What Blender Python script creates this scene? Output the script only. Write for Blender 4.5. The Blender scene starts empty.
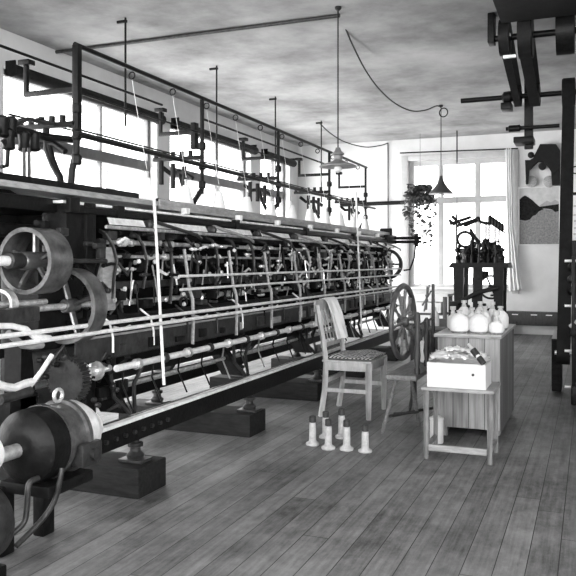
import bpy, bmesh, math, random
from mathutils import Vector, Matrix, Euler
PI = math.pi
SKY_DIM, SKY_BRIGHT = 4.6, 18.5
rnd = random.Random(7)
scn = bpy.context.scene
COL = scn.collection

# ------------------------------------------------------------------ camera model
TH = math.atan(302 / 750); ST, CT = math.sin(TH), math.cos(TH)
FPX, CX, CY, CH = 750.0, 288.0, 262.0, 1.25

def px_x(px, py, x):
    """world point seen at a pixel, on the plane x = const"""
    t = (px - CX) / FPX
    z = x / (CT * t - ST)
    return Vector((x, z * (CT + ST * t), CH - (py - CY) * z / FPX))

def px_y(px, py, y):
    t = (px - CX) / FPX
    z = y / (CT + ST * t)
    return Vector((z * (CT * t - ST), y, CH - (py - CY) * z / FPX))

cam = bpy.data.cameras.new('camera')
cam.sensor_width = 36; cam.lens = FPX / 576 * 36; cam.shift_y = -26 / 576; cam.clip_start = .05
cam_o = bpy.data.objects.new('camera', cam); COL.objects.link(cam_o)
cam_o.location = (0, 0, CH); cam_o.rotation_euler = (PI / 2, 0, TH)
scn.camera = cam_o

# ------------------------------------------------------------------ materials
def mat(name, base=.5, rough=.6, metal=0., spec=.5, noise=0., nscale=8., ndet=4., stretch=(1, 1, 1), bump=0., bscale=None, bands=None):
    m = bpy.data.materials.new(name); m.use_nodes = True
    nt = m.node_tree; N = nt.nodes; L = nt.links
    b = N['Principled BSDF']
    b.inputs['Roughness'].default_value = rough
    b.inputs['Metallic'].default_value = metal
    b.inputs['Specular IOR Level'].default_value = spec
    b.inputs['Base Color'].default_value = (base, base, base, 1)
    if noise or bump:
        tc = N.new('ShaderNodeTexCoord'); mp = N.new('ShaderNodeMapping')
        mp.inputs['Scale'].default_value = stretch
        L.new(tc.outputs['Object'], mp.inputs['Vector'])
        n = N.new('ShaderNodeTexNoise'); n.inputs['Scale'].default_value = nscale; n.inputs['Detail'].default_value = ndet
        n.inputs['Roughness'].default_value = .65
        L.new(mp.outputs['Vector'], n.inputs['Vector'])
        if noise:
            r = N.new('ShaderNodeValToRGB')
            lo, hi = max(0, base * (1 - noise)), min(1, base * (1 + noise))
            r.color_ramp.elements[0].position = .3; r.color_ramp.elements[1].position = .7
            r.color_ramp.elements[0].color = (lo, lo, lo, 1); r.color_ramp.elements[1].color = (hi, hi, hi, 1)
            L.new(n.outputs['Fac'], r.inputs['Fac']); L.new(r.outputs['Color'], b.inputs['Base Color'])
        if bump:
            n2 = n
            if bscale:
                n2 = N.new('ShaderNodeTexNoise'); n2.inputs['Scale'].default_value = bscale
                L.new(mp.outputs['Vector'], n2.inputs['Vector'])
            bp = N.new('ShaderNodeBump'); bp.inputs['Strength'].default_value = bump; bp.inputs['Distance'].default_value = .01
            L.new(n2.outputs['Fac'], bp.inputs['Height']); L.new(bp.outputs['Normal'], b.inputs['Normal'])
    return m

M = {}
M['iron'] = mat('black iron', .006, .42, 0, .15, .6, 30, bump=.15, bscale=60)
M['iron_grey'] = mat('worn grey iron', .032, .4, .25, .3, .5, 22, bump=.15, bscale=60)
M['bright_iron'] = mat('rubbed grey iron', .17, .3, .75, .5, .5, 14, bump=.1, bscale=50)
M['dull_iron'] = mat('dull cast iron', .007, .7, 0, .2, .5, 20)
M['steel'] = mat('bright worn steel', .72, .3, .7, .5, .35, 30)
M['pale_steel'] = mat('pale polished steel', .88, .38, .3, .5, .25, 18)  # pale base stands in for reflections on polished steel
M['grey_board'] = mat('grey painted board', .26, .45, 0, .5, .35, 12, stretch=(4, 1, 4))
M['plaster'] = mat('wall plaster', .60, .9, 0, .2, .09, 2.2, 8, bump=.1, bscale=40)
M['ceiling'] = mat('ceiling plaster', .33, .9, 0, .2, .5, .9, 12, bump=.1, bscale=30)
M['paint'] = mat('white window paint', .66, .5, 0, .5, .08, 6)
M['frame_paint'] = mat('grey window paint', .42, .5, 0, .5, .12, 6)
M['dark_paint'] = mat('dark window paint', .09, .5, 0, .5, .3, 6)
M['yarn'] = mat('white yarn', .74, .9, 0, .1, .06, 60, bump=.3, bscale=120)
M['cloth'] = mat('white cloth', .88, .95, 0, .1, .05, 12, bump=.2, bscale=70)
M['paper'] = mat('white paper', .70, .8, 0, .2, .04, 10)
M['card'] = mat('white card', .62, .8, 0, .2, .05, 5)
M['chair_wood'] = mat('pale chair wood', .47, .42, 0, .5, .28, 9, stretch=(3, 3, .6))
M['bench_wood'] = mat('grey bench wood', .16, .55, 0, .4, .4, 10, stretch=(6, 1, 6))
M['stool_wood'] = mat('worn stool wood', .20, .55, 0, .4, .4, 12, stretch=(4, 4, .6))
M['stool_top'] = mat('worn stool top wood', .27, .5, 0, .4, .35, 8, stretch=(1, 8, 4))
M['dark_wood'] = mat('dark wood', .035, .5, 0, .5, .5, 10, stretch=(5, 5, .8))
M['black_wood'] = mat('near-black timber', .010, .8, 0, .2, .5, 10)  # near-black tone with random mottling
M['wheel_wood'] = mat('brown wheel wood', .07, .42, 0, .5, .5, 14)
M['sleeper'] = mat('oily timber', .014, .7, 0, .15, .5, 9, stretch=(1, 5, 5))
M['grey_cloth'] = mat('grey cloth', .22, .9, 0, .1, .2, 20)
M['rubber'] = mat('dark leather belt', .010, .62, 0, .15, .4, 14)
M['enamel'] = mat('dark lamp enamel', .035, .35, 0, .5, .2, 10)
M['pale_enamel'] = mat('grey lamp enamel', .16, .35, 0, .5, .2, 10)
M['glass_bulb'] = mat('milky bulb glass', .75, .2, 0, .5)
M['leaf'] = mat('leaf', .055, .55, 0, .4, .5, 12)
M['house'] = mat('house wall', .85, .9, 0, .2, .03, 1)
M['house_dark'] = mat('house window', .09, .4, 0, .5)
M['ink'] = mat('printing ink', .02, .6)
M['curtain'] = mat('thin white curtain', .72, .95, 0, .1, .05, 10)
M['barrel'] = mat('pale bobbin wood', .46, .5, 0, .4, .25, 25)

# window glass: thin sheet, clear with a faint reflection
g = bpy.data.materials.new('window glass'); g.use_nodes = True
nt = g.node_tree; nt.nodes.clear()
o_ = nt.nodes.new('ShaderNodeOutputMaterial'); mx = nt.nodes.new('ShaderNodeMixShader')
tr = nt.nodes.new('ShaderNodeBsdfTransparent'); gl = nt.nodes.new('ShaderNodeBsdfGlossy')
gl.inputs['Roughness'].default_value = .02; mx.inputs[0].default_value = .06
nt.links.new(tr.outputs[0], mx.inputs[1]); nt.links.new(gl.outputs[0], mx.inputs[2]); nt.links.new(mx.outputs[0], o_.inputs[0])
M['glass'] = g

def plank_material(name, along, width, lo, hi, gap, rough=.6, axis2=None, seam_len=4.3, stain=0.):
    """boards running along one object axis: per-board tone, grain, dark seams, stains"""
    m = bpy.data.materials.new(name); m.use_nodes = True
    nt = m.node_tree; N = nt.nodes; L = nt.links; b = N['Principled BSDF']
    def mth(op, a, c=None):
        n = N.new('ShaderNodeMath'); n.operation = op
        for i, v in enumerate((a, c)):
            if v is None: continue
            if isinstance(v, (int, float)): n.inputs[i].default_value = v
            else: L.new(v, n.inputs[i])
        return n.outputs[0]
    tc = N.new('ShaderNodeTexCoord'); sp = N.new('ShaderNodeSeparateXYZ'); L.new(tc.outputs['Object'], sp.inputs[0])
    across = sp.outputs[axis2]; run = sp.outputs[along]
    u = mth('DIVIDE', across, width); cell = mth('FLOOR', u); fr = mth('FRACT', u)
    wn = N.new('ShaderNodeTexWhiteNoise'); wn.noise_dimensions = '1D'; L.new(cell, wn.inputs['W'])
    off = mth('MULTIPLY', wn.outputs['Value'], seam_len)
    v = mth('DIVIDE', mth('ADD', run, off), seam_len); vf = mth('FRACT', v); vc = mth('FLOOR', v)
    wn2 = N.new('ShaderNodeTexWhiteNoise'); wn2.noise_dimensions = '2D'
    cb = N.new('ShaderNodeCombineXYZ'); L.new(cell, cb.inputs[0]); L.new(vc, cb.inputs[1]); L.new(cb.outputs[0], wn2.inputs['Vector'])
    mp = N.new('ShaderNodeMapping'); sc = [34., 34., 34.]; sc[{'X': 0, 'Y': 1, 'Z': 2}[along]] = 1.6
    mp.inputs['Scale'].default_value = sc; L.new(tc.outputs['Object'], mp.inputs['Vector'])
    gr = N.new('ShaderNodeTexNoise'); gr.inputs['Scale'].default_value = 1.; gr.inputs['Detail'].default_value = 6; gr.inputs['Roughness'].default_value = .7
    L.new(mp.outputs[0], gr.inputs['Vector'])
    val = mth('ADD', mth('MULTIPLY', wn2.outputs['Value'], .22), mth('MULTIPLY', gr.outputs['Fac'], .78))
    if stain:
        st = N.new('ShaderNodeTexNoise'); st.inputs['Scale'].default_value = 1.3; st.inputs['Detail'].default_value = 9; st.inputs['Roughness'].default_value = .72
        L.new(tc.outputs['Object'], st.inputs['Vector'])
        sk = N.new('ShaderNodeTexNoise'); sk.inputs['Scale'].default_value = 9.; sk.inputs['Detail'].default_value = 12; sk.inputs['Roughness'].default_value = .8
        mq = N.new('ShaderNodeMapping'); mq.inputs['Scale'].default_value = (1.6, .7, 1); L.new(tc.outputs['Object'], mq.inputs['Vector']); L.new(mq.outputs[0], sk.inputs['Vector'])
        dirt = mth('ADD', mth('MULTIPLY', st.outputs['Fac'], .55), mth('MULTIPLY', sk.outputs['Fac'], .45))
        val = mth('ADD', mth('MULTIPLY', val, 1 - stain), mth('MULTIPLY', dirt, stain))
    rp = N.new('ShaderNodeValToRGB'); rp.color_ramp.elements[0].position = .36; rp.color_ramp.elements[1].position = .66
    rp.color_ramp.elements[0].color = (lo, lo, lo, 1); rp.color_ramp.elements[1].color = (hi, hi, hi, 1)
    L.new(val, rp.inputs['Fac'])
    e1 = mth('LESS_THAN', fr, gap / width); e2 = mth('LESS_THAN', vf, gap / seam_len)
    seam = mth('MAXIMUM', e1, e2)
    mixn = N.new('ShaderNodeMix'); mixn.data_type = 'RGBA'
    L.new(seam, mixn.inputs[0]); L.new(rp.outputs[0], mixn.inputs[6]); mixn.inputs[7].default_value = (.012, .012, .012, 1)
    L.new(mixn.outputs[2], b.inputs['Base Color'])
    b.inputs['Roughness'].default_value = rough; b.inputs['Specular IOR Level'].default_value = .4
    bp = N.new('ShaderNodeBump'); bp.inputs['Strength'].default_value = .25; bp.inputs['Distance'].default_value = .01
    h = mth('SUBTRACT', gr.outputs['Fac'], seam); L.new(h, bp.inputs['Height']); L.new(bp.outputs[0], b.inputs['Normal'])
    return m
M['floor'] = plank_material('worn floor boards', 'Y', .122, .012, .30, .004, .5, 'X', 4.3, stain=.68)
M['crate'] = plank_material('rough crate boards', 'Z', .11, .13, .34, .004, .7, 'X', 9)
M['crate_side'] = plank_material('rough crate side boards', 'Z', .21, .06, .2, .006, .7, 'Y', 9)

def weave_material():
    m = bpy.data.materials.new('woven seat cloth'); m.use_nodes = True
    nt = m.node_tree; N = nt.nodes; L = nt.links
    tc = N.new('ShaderNodeTexCoord'); mp = N.new('ShaderNodeMapping'); mp.inputs['Rotation'].default_value = (0, 0, .55)
    L.new(tc.outputs['Object'], mp.inputs[0])
    w = N.new('ShaderNodeTexWave'); w.inputs['Scale'].default_value = 11; w.inputs['Distortion'].default_value = 3.0; w.inputs['Detail Scale'].default_value = 3
    L.new(mp.outputs[0], w.inputs[0])
    r = N.new('ShaderNodeValToRGB'); r.color_ramp.elements[0].position = .42; r.color_ramp.elements[1].position = .56
    r.color_ramp.elements[0].color = (.02, .02, .02, 1); r.color_ramp.elements[1].color = (.62, .62, .62, 1)
    L.new(w.outputs['Fac'], r.inputs[0]); L.new(r.outputs[0], N['Principled BSDF'].inputs['Base Color'])
    N['Principled BSDF'].inputs['Roughness'].default_value = .95
    return m
M['weave'] = weave_material()

# ------------------------------------------------------------------ mesh builder
def axis_matrix(d):
    d = Vector(d).normalized()
    up = Vector((0, 0, 1)) if abs(d.z) < .95 else Vector((1, 0, 0))
    x = up.cross(d).normalized(); y = d.cross(x)
    return Matrix((x, y, d)).transposed()

class MB:
    def __init__(self): self.bm = bmesh.new()
    def _faces(self, rings, closed=True, cap=True):
        bm = self.bm
        for a, b in zip(rings, rings[1:]):
            n = len(a)
            for i in range(n if closed else n - 1):
                j = (i + 1) % n
                bm.faces.new((a[i], a[j], b[j], b[i]))
        if cap:
            bm.faces.new(list(reversed(rings[0]))); bm.faces.new(rings[-1])
    def box(self, lo, hi, bev=0., rot=None, piv=None):
        lo, hi = Vector(lo), Vector(hi); c = (lo + hi) / 2; s = hi - lo
        r = bmesh.ops.create_cube(self.bm, size=1)
        vs = r['verts']
        bmesh.ops.scale(self.bm, vec=s, verts=vs)
        if bev:
            es = list({e for v in vs for e in v.link_edges})
            rb = bmesh.ops.bevel(self.bm, geom=es, offset=min(bev, min(s) * .45), segments=2, profile=.6, affect='EDGES')
            vs = list({v for f in rb['faces'] for v in f.verts} | {v for v in vs if v.is_valid})
        if rot is not None:
            p = Vector(piv) - c if piv is not None else Vector()
            bmesh.ops.rotate(self.bm, cent=p, matrix=Euler(rot).to_matrix(), verts=vs)
        bmesh.ops.translate(self.bm, vec=c, verts=vs)
        return self
    def cyl(self, p, q, r, r2=None, seg=12, cap=True):
        p, q = Vector(p), Vector(q); R = axis_matrix(q - p); r2 = r if r2 is None else r2
        rings = []
        for c, rr in ((p, r), (q, r2)):
            rings.append([self.bm.verts.new(c + R @ Vector((rr * math.cos(2 * PI * i / seg), rr * math.sin(2 * PI * i / seg), 0))) for i in range(seg)])
        self._faces(rings, cap=cap); return self
    def lathe(self, o, d, prof, seg=20):
        """prof: list of (radius, height along d)"""
        o = Vector(o); R = axis_matrix(d); rings = []
        for r, h in prof:
            r = max(r, .0004)
            rings.append([self.bm.verts.new(o + R @ Vector((r * math.cos(2 * PI * i / seg), r * math.sin(2 * PI * i / seg), h))) for i in range(seg)])
        self._faces(rings); return self
    def tube(self, pts, r, seg=8, taper=None, flat=None):
        pts = [Vector(p) for p in pts]; rings = []; prevx = None
        for i, p in enumerate(pts):
            a = pts[max(i - 1, 0)]; b = pts[min(i + 1, len(pts) - 1)]
            d = (b - a).normalized()
            if prevx is None:
                up = Vector((0, 0, 1)) if abs(d.z) < .95 else Vector((1, 0, 0))
                x = up.cross(d).normalized()
            else:
                x = (prevx - d * prevx.dot(d)).normalized()
            prevx = x; y = d.cross(x)
            rr = r if taper is None else r + (taper - r) * i / (len(pts) - 1)
            fx, fy = flat if flat else (1, 1)
            rings.append([self.bm.verts.new(p + x * rr * fx * math.cos(2 * PI * k / seg) + y * rr * fy * math.sin(2 * PI * k / seg)) for k in range(seg)])
        self._faces(rings); return self
    def prism(self, pts, a, b):
        """polygon (list of 3-vectors) swept by the vector from a to b offsets"""
        a, b = Vector(a), Vector(b)
        r0 = [self.bm.verts.new(Vector(p) + a) for p in pts]; r1 = [self.bm.verts.new(Vector(p) + b) for p in pts]
        self._faces([r0, r1]); return self
    def band(self, c, d, ro, ri, w, seg=32):
        """flat hoop: rectangular section ring centred at c, axis d"""
        c = Vector(c); R = axis_matrix(d); rows = []
        for r, h in ((ro, -w / 2), (ro, w / 2), (ri, w / 2), (ri, -w / 2)):
            rows.append([self.bm.verts.new(c + R @ Vector((r * math.cos(2 * PI * i / seg), r * math.sin(2 * PI * i / seg), h))) for i in range(seg)])
        self._faces(rows + [rows[0]], cap=False); return self
    def torus(self, c, d, R0, r, seg=28, rs=8, sy=1.):
        c = Vector(c); R = axis_matrix(d); rows = []
        for i in range(seg):
            a = 2 * PI * i / seg
            e = Vector((math.cos(a), math.sin(a), 0))
            rows.append([self.bm.verts.new(c + R @ (e * (R0 + r * math.cos(2 * PI * k / rs)) + Vector((0, 0, r * sy * math.sin(2 * PI * k / rs))))) for k in range(rs)])
        self._faces(rows + [rows[0]], cap=False); return self
    def ball(self, c, r, seg=12, sc=(1, 1, 1)):
        v = bmesh.ops.create_uvsphere(self.bm, u_segments=seg, v_segments=max(6, seg // 2), radius=r)['verts']
        bmesh.ops.scale(self.bm, vec=sc, verts=v); bmesh.ops.translate(self.bm, vec=Vector(c), verts=v); return self
    def loop_belt(self, c1, r1, c2, r2, axis, w, t=.006, seg=24):
        """flat belt loop round two pulleys with parallel axes"""
        c1, c2, axis = Vector(c1), Vector(c2), Vector(axis).normalized()
        u = (c2 - c1).normalized(); v = axis.cross(u); L = (c2 - c1).length
        a = math.acos((r1 - r2) / L)
        path = []
        for i in range(seg + 1):
            th = a + (2 * PI - 2 * a) * i / seg
            path.append((c1, r1, th))
        for i in range(seg + 1):
            th = -a + 2 * a * i / seg
            path.append((c2, r2, th))
        rows = []
        for c, r, th in path:
            e = u * math.cos(th) + v * math.sin(th)
            rows.append([self.bm.verts.new(c + e * (r + dt) + axis * dw) for dt, dw in ((.001, -w / 2), (t, -w / 2), (t, w / 2), (.001, w / 2))])
        self._faces(rows + [rows[0]], cap=False); return self
    def build(self, name, m, parent=None, label=None):
        bm = self.bm
        bmesh.ops.recalc_face_normals(bm, faces=bm.faces)
        me = bpy.data.meshes.new(name); bm.to_mesh(me); bm.free()
        if parent is not None:
            off = Vector(); p = parent
            while p is not None: off += Vector(p.location); p = p.parent
            me.transform(Matrix.Translation(-off))
        for p in me.polygons: p.use_smooth = True
        me.set_sharp_from_angle(angle=math.radians(38))
        me.materials.append(M[m])
        o = bpy.data.objects.new(name, me); COL.objects.link(o)
        if parent is not None: o.parent = parent
        if label: o['label'] = label
        return o

def tag(o, label=None, cat=None, group=None, kind=None):
    for k, v in (('label', label), ('category', cat), ('group', group), ('kind', kind)):
        if v: o[k] = v
    return o
def thing(name, loc, label, cat, group=None):
    o = bpy.data.objects.new(name, None); COL.objects.link(o); o.location = loc; o.empty_display_size = .1
    return tag(o, label, cat, group)
def struct(o): o['kind'] = 'structure'; return o
def copy_tree(o, parent=None):
    c = o.copy(); COL.objects.link(c)
    if parent is not None: c.parent = parent
    for ch in [x for x in bpy.data.objects if x.parent is o]: copy_tree(ch, c)
    return c

# ------------------------------------------------------------------ room shell
XL, XR, YB, YF, ZC = -5.26, 2.4, 13.6, -3.0, 3.5
W = .28
struct(MB().box((XL - W, YF - W, -.1), (XR + W, YB + W, 0)).build('floor', 'floor'))
struct(MB().box((XL - W, YF - W, ZC), (XR + W, YB + W, ZC + .15)).build('ceiling', 'ceiling'))

def wall_with_holes(name, axis, at, thick, a0, a1, holes, m='plaster'):
    """axis 'x': wall on plane x=at running along y; 'y': the other way. holes: (a,b,z0,z1) sorted"""
    mb = MB(); lo_t, hi_t = min(at, at + thick), max(at, at + thick)
    def put(a, b, z0, z1):
        if b - a < 1e-4 or z1 - z0 < 1e-4: return
        if axis == 'x': mb.box((lo_t, a, z0), (hi_t, b, z1))
        else: mb.box((a, lo_t, z0), (b, hi_t, z1))
    cur = a0
    for a, b, z0, z1 in holes:
        put(cur, a, 0, ZC); put(a, b, 0, z0); put(a, b, z1, ZC); cur = b
    put(cur, a1, 0, ZC)
    return struct(mb.build(name, m))

LH = [(1.2, 3.9, .15, 3.16), (5.70, 8.47, .15, 3.16), (8.80, 11.40, .15, 3.16), (11.80, 13.15, .15, 3.16)]
wall_with_holes('wall_left', 'x', XL, -W, YF - W, YB + W, LH)
BH = [(-3.10, -1.26, .76, 3.10)]
wall_with_holes('wall_back', 'y', YB, W, XL, XR, BH)
SH = [(-2.4, -.4, .8, 3.1), (.1, 2.3, .8, 3.1)]  # unseen right-wall windows, added to light the chair and front rods
wall_with_holes('wall_right', 'x', XR, W, YF - W, YB + W, SH)
RH = [(-5.0, -2.6, .7, 3.2), (-2.3, 0.0, .7, 3.2), (.3, 2.2, .7, 3.2)]
wall_with_holes('wall_rear', 'y', YF, -W, XL, XR, RH)

wn = [0]
def window(axis, at, sgn, h, mulls, transom, m='frame_paint', mm=.05, fr=.075, tr=.06):
    """casement window set in a wall opening; at = plane of the sash, sgn = direction into the room"""
    wn[0] += 1
    a, b, z0, z1 = h; d = .035
    root = thing('window_%d' % wn[0], (at, a, z0) if axis == 'x' else (a, at, z0), None, None); struct(root)
    def bx(mb, a0, a1, q0, q1, dd=d):
        if axis == 'x': mb.box((at - dd, a0, q0), (at + dd, a1, q1), .006)
        else: mb.box((a0, at - dd, q0), (a1, at + dd, q1), .006)
    f = MB()
    bx(f, a, a + fr, z0, z1); bx(f, b - fr, b, z0, z1); bx(f, a + fr, b - fr, z0, z0 + fr); bx(f, a + fr, b - fr, z1 - fr, z1)
    f.build('window_frame', m, root)
    s = MB(); bx(s, a + fr, b - fr, transom - tr, transom + tr, .045); s.build('transom', m, root)
    for q in mulls:
        s = MB(); bx(s, q - mm / 2, q + mm / 2, z0 + fr, transom - tr, .03); bx(s, q - mm / 2, q + mm / 2, transom + tr, z1 - fr, .03); s.build('mullion', m, root)
    p = MB()
    if axis == 'x': p.box((at - .002, a + fr * .5, z0 + fr * .5), (at + .002, b - fr * .5, z1 - fr * .5))
    else: p.box((a + fr * .5, at - .002, z0 + fr * .5), (b - fr * .5, at + .002, z1 - fr * .5))
    p.build('window_pane', 'glass', root)
    s = MB()
    w0, w1 = at + sgn * .04, at + sgn * .22
    if axis == 'x': s.box((min(w0, w1), a, z0 - .0), (max(w0, w1), b, z0 + .03), .006)
    else: s.box((a, min(w0, w1), z0), (b, max(w0, w1), z0 + .03), .006)
    s.build('window_sill', 'paint', root)
    return root
for h in LH:
    window('x', XL - .14, 1, h, [h[0] + (h[1] - h[0]) * .62], 2.50, 'dark_paint', .035, .06, .065)
window('y', YB + .12, -1, BH[0], [-2.52, -1.86], 2.37, 'frame_paint', .10, .09, .055)
for h in RH:
    window('y', YF - .14, 1, h, [(h[0] + h[1]) / 2], 2.4, 'paint')
for h in SH:
    window('x', XR + .14, -1, h, [(h[0] + h[1]) / 2], 2.4, 'paint')
# light portals: they only guide sampling of the sky through the openings
def portal(name, loc, rot, sx, sy):
    l = bpy.data.lights.new(name, 'AREA'); l.shape = 'RECTANGLE'; l.size = sx; l.size_y = sy
    o = bpy.data.objects.new(name, l); COL.objects.link(o); o.location = loc; o.rotation_euler = rot
    l.cycles.is_portal = True
for h in LH: portal('window_daylight', (XL - .24, (h[0] + h[1]) / 2, (h[2] + h[3]) / 2), (0, -PI / 2, 0), h[3] - h[2], h[1] - h[0])
for h in BH: portal('window_daylight', ((h[0] + h[1]) / 2, YB + .24, (h[2] + h[3]) / 2), (-PI / 2, 0, 0), h[1] - h[0], h[3] - h[2])
for h in SH: portal('window_daylight', (XR + .24, (h[0] + h[1]) / 2, (h[2] + h[3]) / 2), (0, PI / 2, 0), h[3] - h[2], h[1] - h[0])
for h in RH: portal('window_daylight', ((h[0] + h[1]) / 2, YF - .24, (h[2] + h[3]) / 2), (PI / 2, 0, 0), h[1] - h[0], h[3] - h[2])

# trim on the back wall
b = MB().box((-1.22, YB - .02, 0), (XR, YB, .15), .004).build('baseboard_back', 'paint'); struct(b)
b = MB().box((XL, YB - .02, 0), (-1.22, YB, .12), .004).build('baseboard_side', 'paint'); struct(b)
b = MB().box((-3.22, YB - .03, .70), (-3.10, YB, 3.20), .006).box((-1.26, YB - .03, .70), (-1.15, YB, 3.20), .006).box((-3.10, YB - .03, 3.10), (-1.26, YB, 3.20), .006).build('trim_1', 'frame_paint'); struct(b)
# dark lintels and rolled blinds over the side windows
for i, h in enumerate(LH):
    r = thing('roller_blind', (XL + .09, h[0], 3.08), ['dark rolled-up blind over the side window nearest the camera', 'dark rolled-up blind above the first side window behind the machine', 'dark rolled-up blind above the second side window behind the machine', 'dark rolled-up blind above the narrow side window by the back corner'][i], 'blind', 'rolled blinds over the side windows')
    MB().cyl((XL + .09, h[0] + .02, 3.10), (XL + .09, h[1] - .02, 3.10), .065, seg=14).build('blind_roll', 'dull_iron', r)
    for y in (h[0] + .03, h[1] - .03): MB().box((XL + .001, y - .01, 3.05), (XL + .12, y + .01, 3.20), .003).build('bracket', 'iron', r)

# neighbouring houses outside, over-bright in the photograph
def house(x, y0, y1, ztop, wins, label):
    r = thing('house', (x, (y0 + y1) / 2, -5), label, 'house', 'houses outside the side windows')
    MB().box((x - 5, y0, -5), (x, y1, ztop), 0).build('house_wall', 'house', r)
    MB().prism([(x + .3, y0 - .3, ztop), (x - 5.3, y0 - .3, ztop), (x - 2.5, y0 - .3, ztop + 2.2)], (0, 0, 0), (0, y1 - y0 + .6, 0)).build('roof', 'house', r)
    for (y, z, w, hh) in wins:
        o = MB().box((x - .05, y - w / 2, z - hh / 2), (x + .03, y + w / 2, z + hh / 2)).build('house_window', 'house_dark', r)
def hw(px, py, x, w, h):
    p = px_x(px, py, x); return (p.y, p.z, w, h)
house(-24, 20, 33, 6.2, [hw(138, 182, -24, .75, 1.0), hw(157, 184, -24, .8, 1.1), hw(111, 180, -24, .8, 1.)], 'white house outside the near side window, small dark windows')
house(-27, 38, 60, 7.2, [hw(200, 197, -27, 1.2, .9), hw(231, 198, -27, 1., 1.), hw(243, 198, -27, 1., 1.), hw(271, 204, -27, 1.4, 1.6)], 'white house outside the second side window, four small dark windows')

# ------------------------------------------------------------------ knitting machine
KM = thing('knitting_machine', (-2.7, 6.2, 0), 'long black full-width knitting machine with rails, wheels and steel rods along the side windows', 'knitting machine')
FY = [3.50, 4.98, 6.46, 7.94, 9.40]
Y0, Y1 = 3.05, 9.55
def rod(name, x, z, r, m, y0=Y0, y1=Y1, seg=8): return MB().cyl((x, y0, z), (x, y1, z), r, seg=seg).build(name, m, KM)
def bar(name, x0, x1, z0, z1, m, y0=Y0, y1=Y1, bev=.004): return MB().box((x0, y0, z0), (x1, y1, z1), bev).build(name, m, KM)
# base
bar('base_beam', -2.36, -2.27, .285, .405, 'iron', 2.98)
bar('base_beam', -3.14, -3.05, .285, .405, 'iron', 2.98)
bar('base_ledge', -2.275, -2.235, .405, .425, 'pale_steel', 2.98); bar('dark_infill', -2.58, -2.56, .565, .74, 'dull_iron', 3.2)  # lower panel: dark sheet added so the gap below the trough reads black
for i in range(9): MB().cyl((-2.27, 3.08 + i * .085, .34 + .0 * i), (-2.252, 3.08 + i * .085, .34), .012, seg=8).build('bolt', 'iron_grey', KM)
for y in FY:
    for x in (-2.31, -3.09):
        f = MB(); f.box((x - .075, y - .06, .162), (x + .075, y + .06, .178), .004)
        f.lathe((x, y, .178), (0, 0, 1), [(.045, 0), (.05, .02), (.03, .04), (.028, .06), (.042, .065), (.042, .085), (.022, .09), (.022, .107)], 14)
        f.build('levelling_foot', 'iron_grey', KM)
# cross frames
for y in FY:
    w = MB()
    out = [(-2.36, .42), (-2.50, .62), (-2.36, .72), (-2.40, .95), (-2.48, 1.2), (-2.46, 1.42), (-2.40, 1.50), (-2.40, 1.56), (-3.0, 1.56), (-2.92, 1.3), (-2.95, .8), (-3.12, .42), (-2.98, .42), (-2.80, .62), (-2.64, .62), (-2.52, .42)]
    w.prism([(x, y, z) for x, z in out], (0, -.03, 0), (0, .03, 0)); w.build('cross_frame', 'iron', KM)
    br = MB(); br.tube([(-2.33, y - .02, .42), (-2.38, y - .1, .52), (-2.36, y - .16, .66)], .012); br.build('frame_brace', 'iron_grey', KM)
    br = MB(); br.tube([(-2.33, y + .02, .42), (-2.40, y + .12, .56), (-2.38, y + .2, .68)], .012); br.build('frame_brace', 'iron_grey', KM)
bar('back_panel', -2.90, -2.88, .74, 1.56, 'dull_iron')  # dark plate added behind the works to block the window light
# lower trough and shafts
bar('trough', -2.50, -2.36, .735, .745, 'iron'); bar('trough_front', -2.37, -2.36, .735, .865, 'iron_grey'); bar('trough_rail', -2.375, -2.352, .855, .868, 'grey_board')
for y in FY[:-1]:
    MB().box((-2.358, y - .14, .75), (-2.347, y - .08, .85), .003).build('trough_bracket', 'iron_grey', KM)
rod('front_shaft', -2.31, .69, .019, 'pale_steel', 3.32, 9.6, 12)
for i in range(22):
    y = 3.5 + i * .28
    MB().cyl((-2.31, y, .69), (-2.31, y + .035, .69), .030, seg=12).build('shaft_collar', 'iron_grey' if i % 2 else 'steel', KM)
rod('inner_rod', -2.50, .54, .012, 'steel', 3.2); rod('inner_rod', -2.75, .53, .014, 'pale_steel', 3.2); rod('inner_rod', -2.68, .48, .012, 'steel', 3.2)
rod('inner_rod', -2.55, .63, .02, 'iron', 3.2, seg=10)
# guard rods on the front
for z, x in ((1.165, -2.27), (1.085, -2.26), (.945, -2.235), (.905, -2.235)):
    MB().cyl((x, 3.9 if z > 1 else 2.35, z), (x, 9.5, z), .0085 if z > 1 else .0105, seg=8).build('front_rod', 'pale_steel', KM)
for i, y in enumerate([4.1, 4.72, 5.34, 5.96, 6.6, 7.22, 7.84, 8.46, 9.1]):
    h = MB(); h.tube([(-2.29, y, .74), (-2.285, y, .9), (-2.29, y, 1.02), (-2.315, y, 1.09), (-2.33, y, 1.20), (-2.35, y, 1.33)], .009, flat=(.6, 1.3)); h.build('rod_post', 'grey_board', KM)
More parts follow.
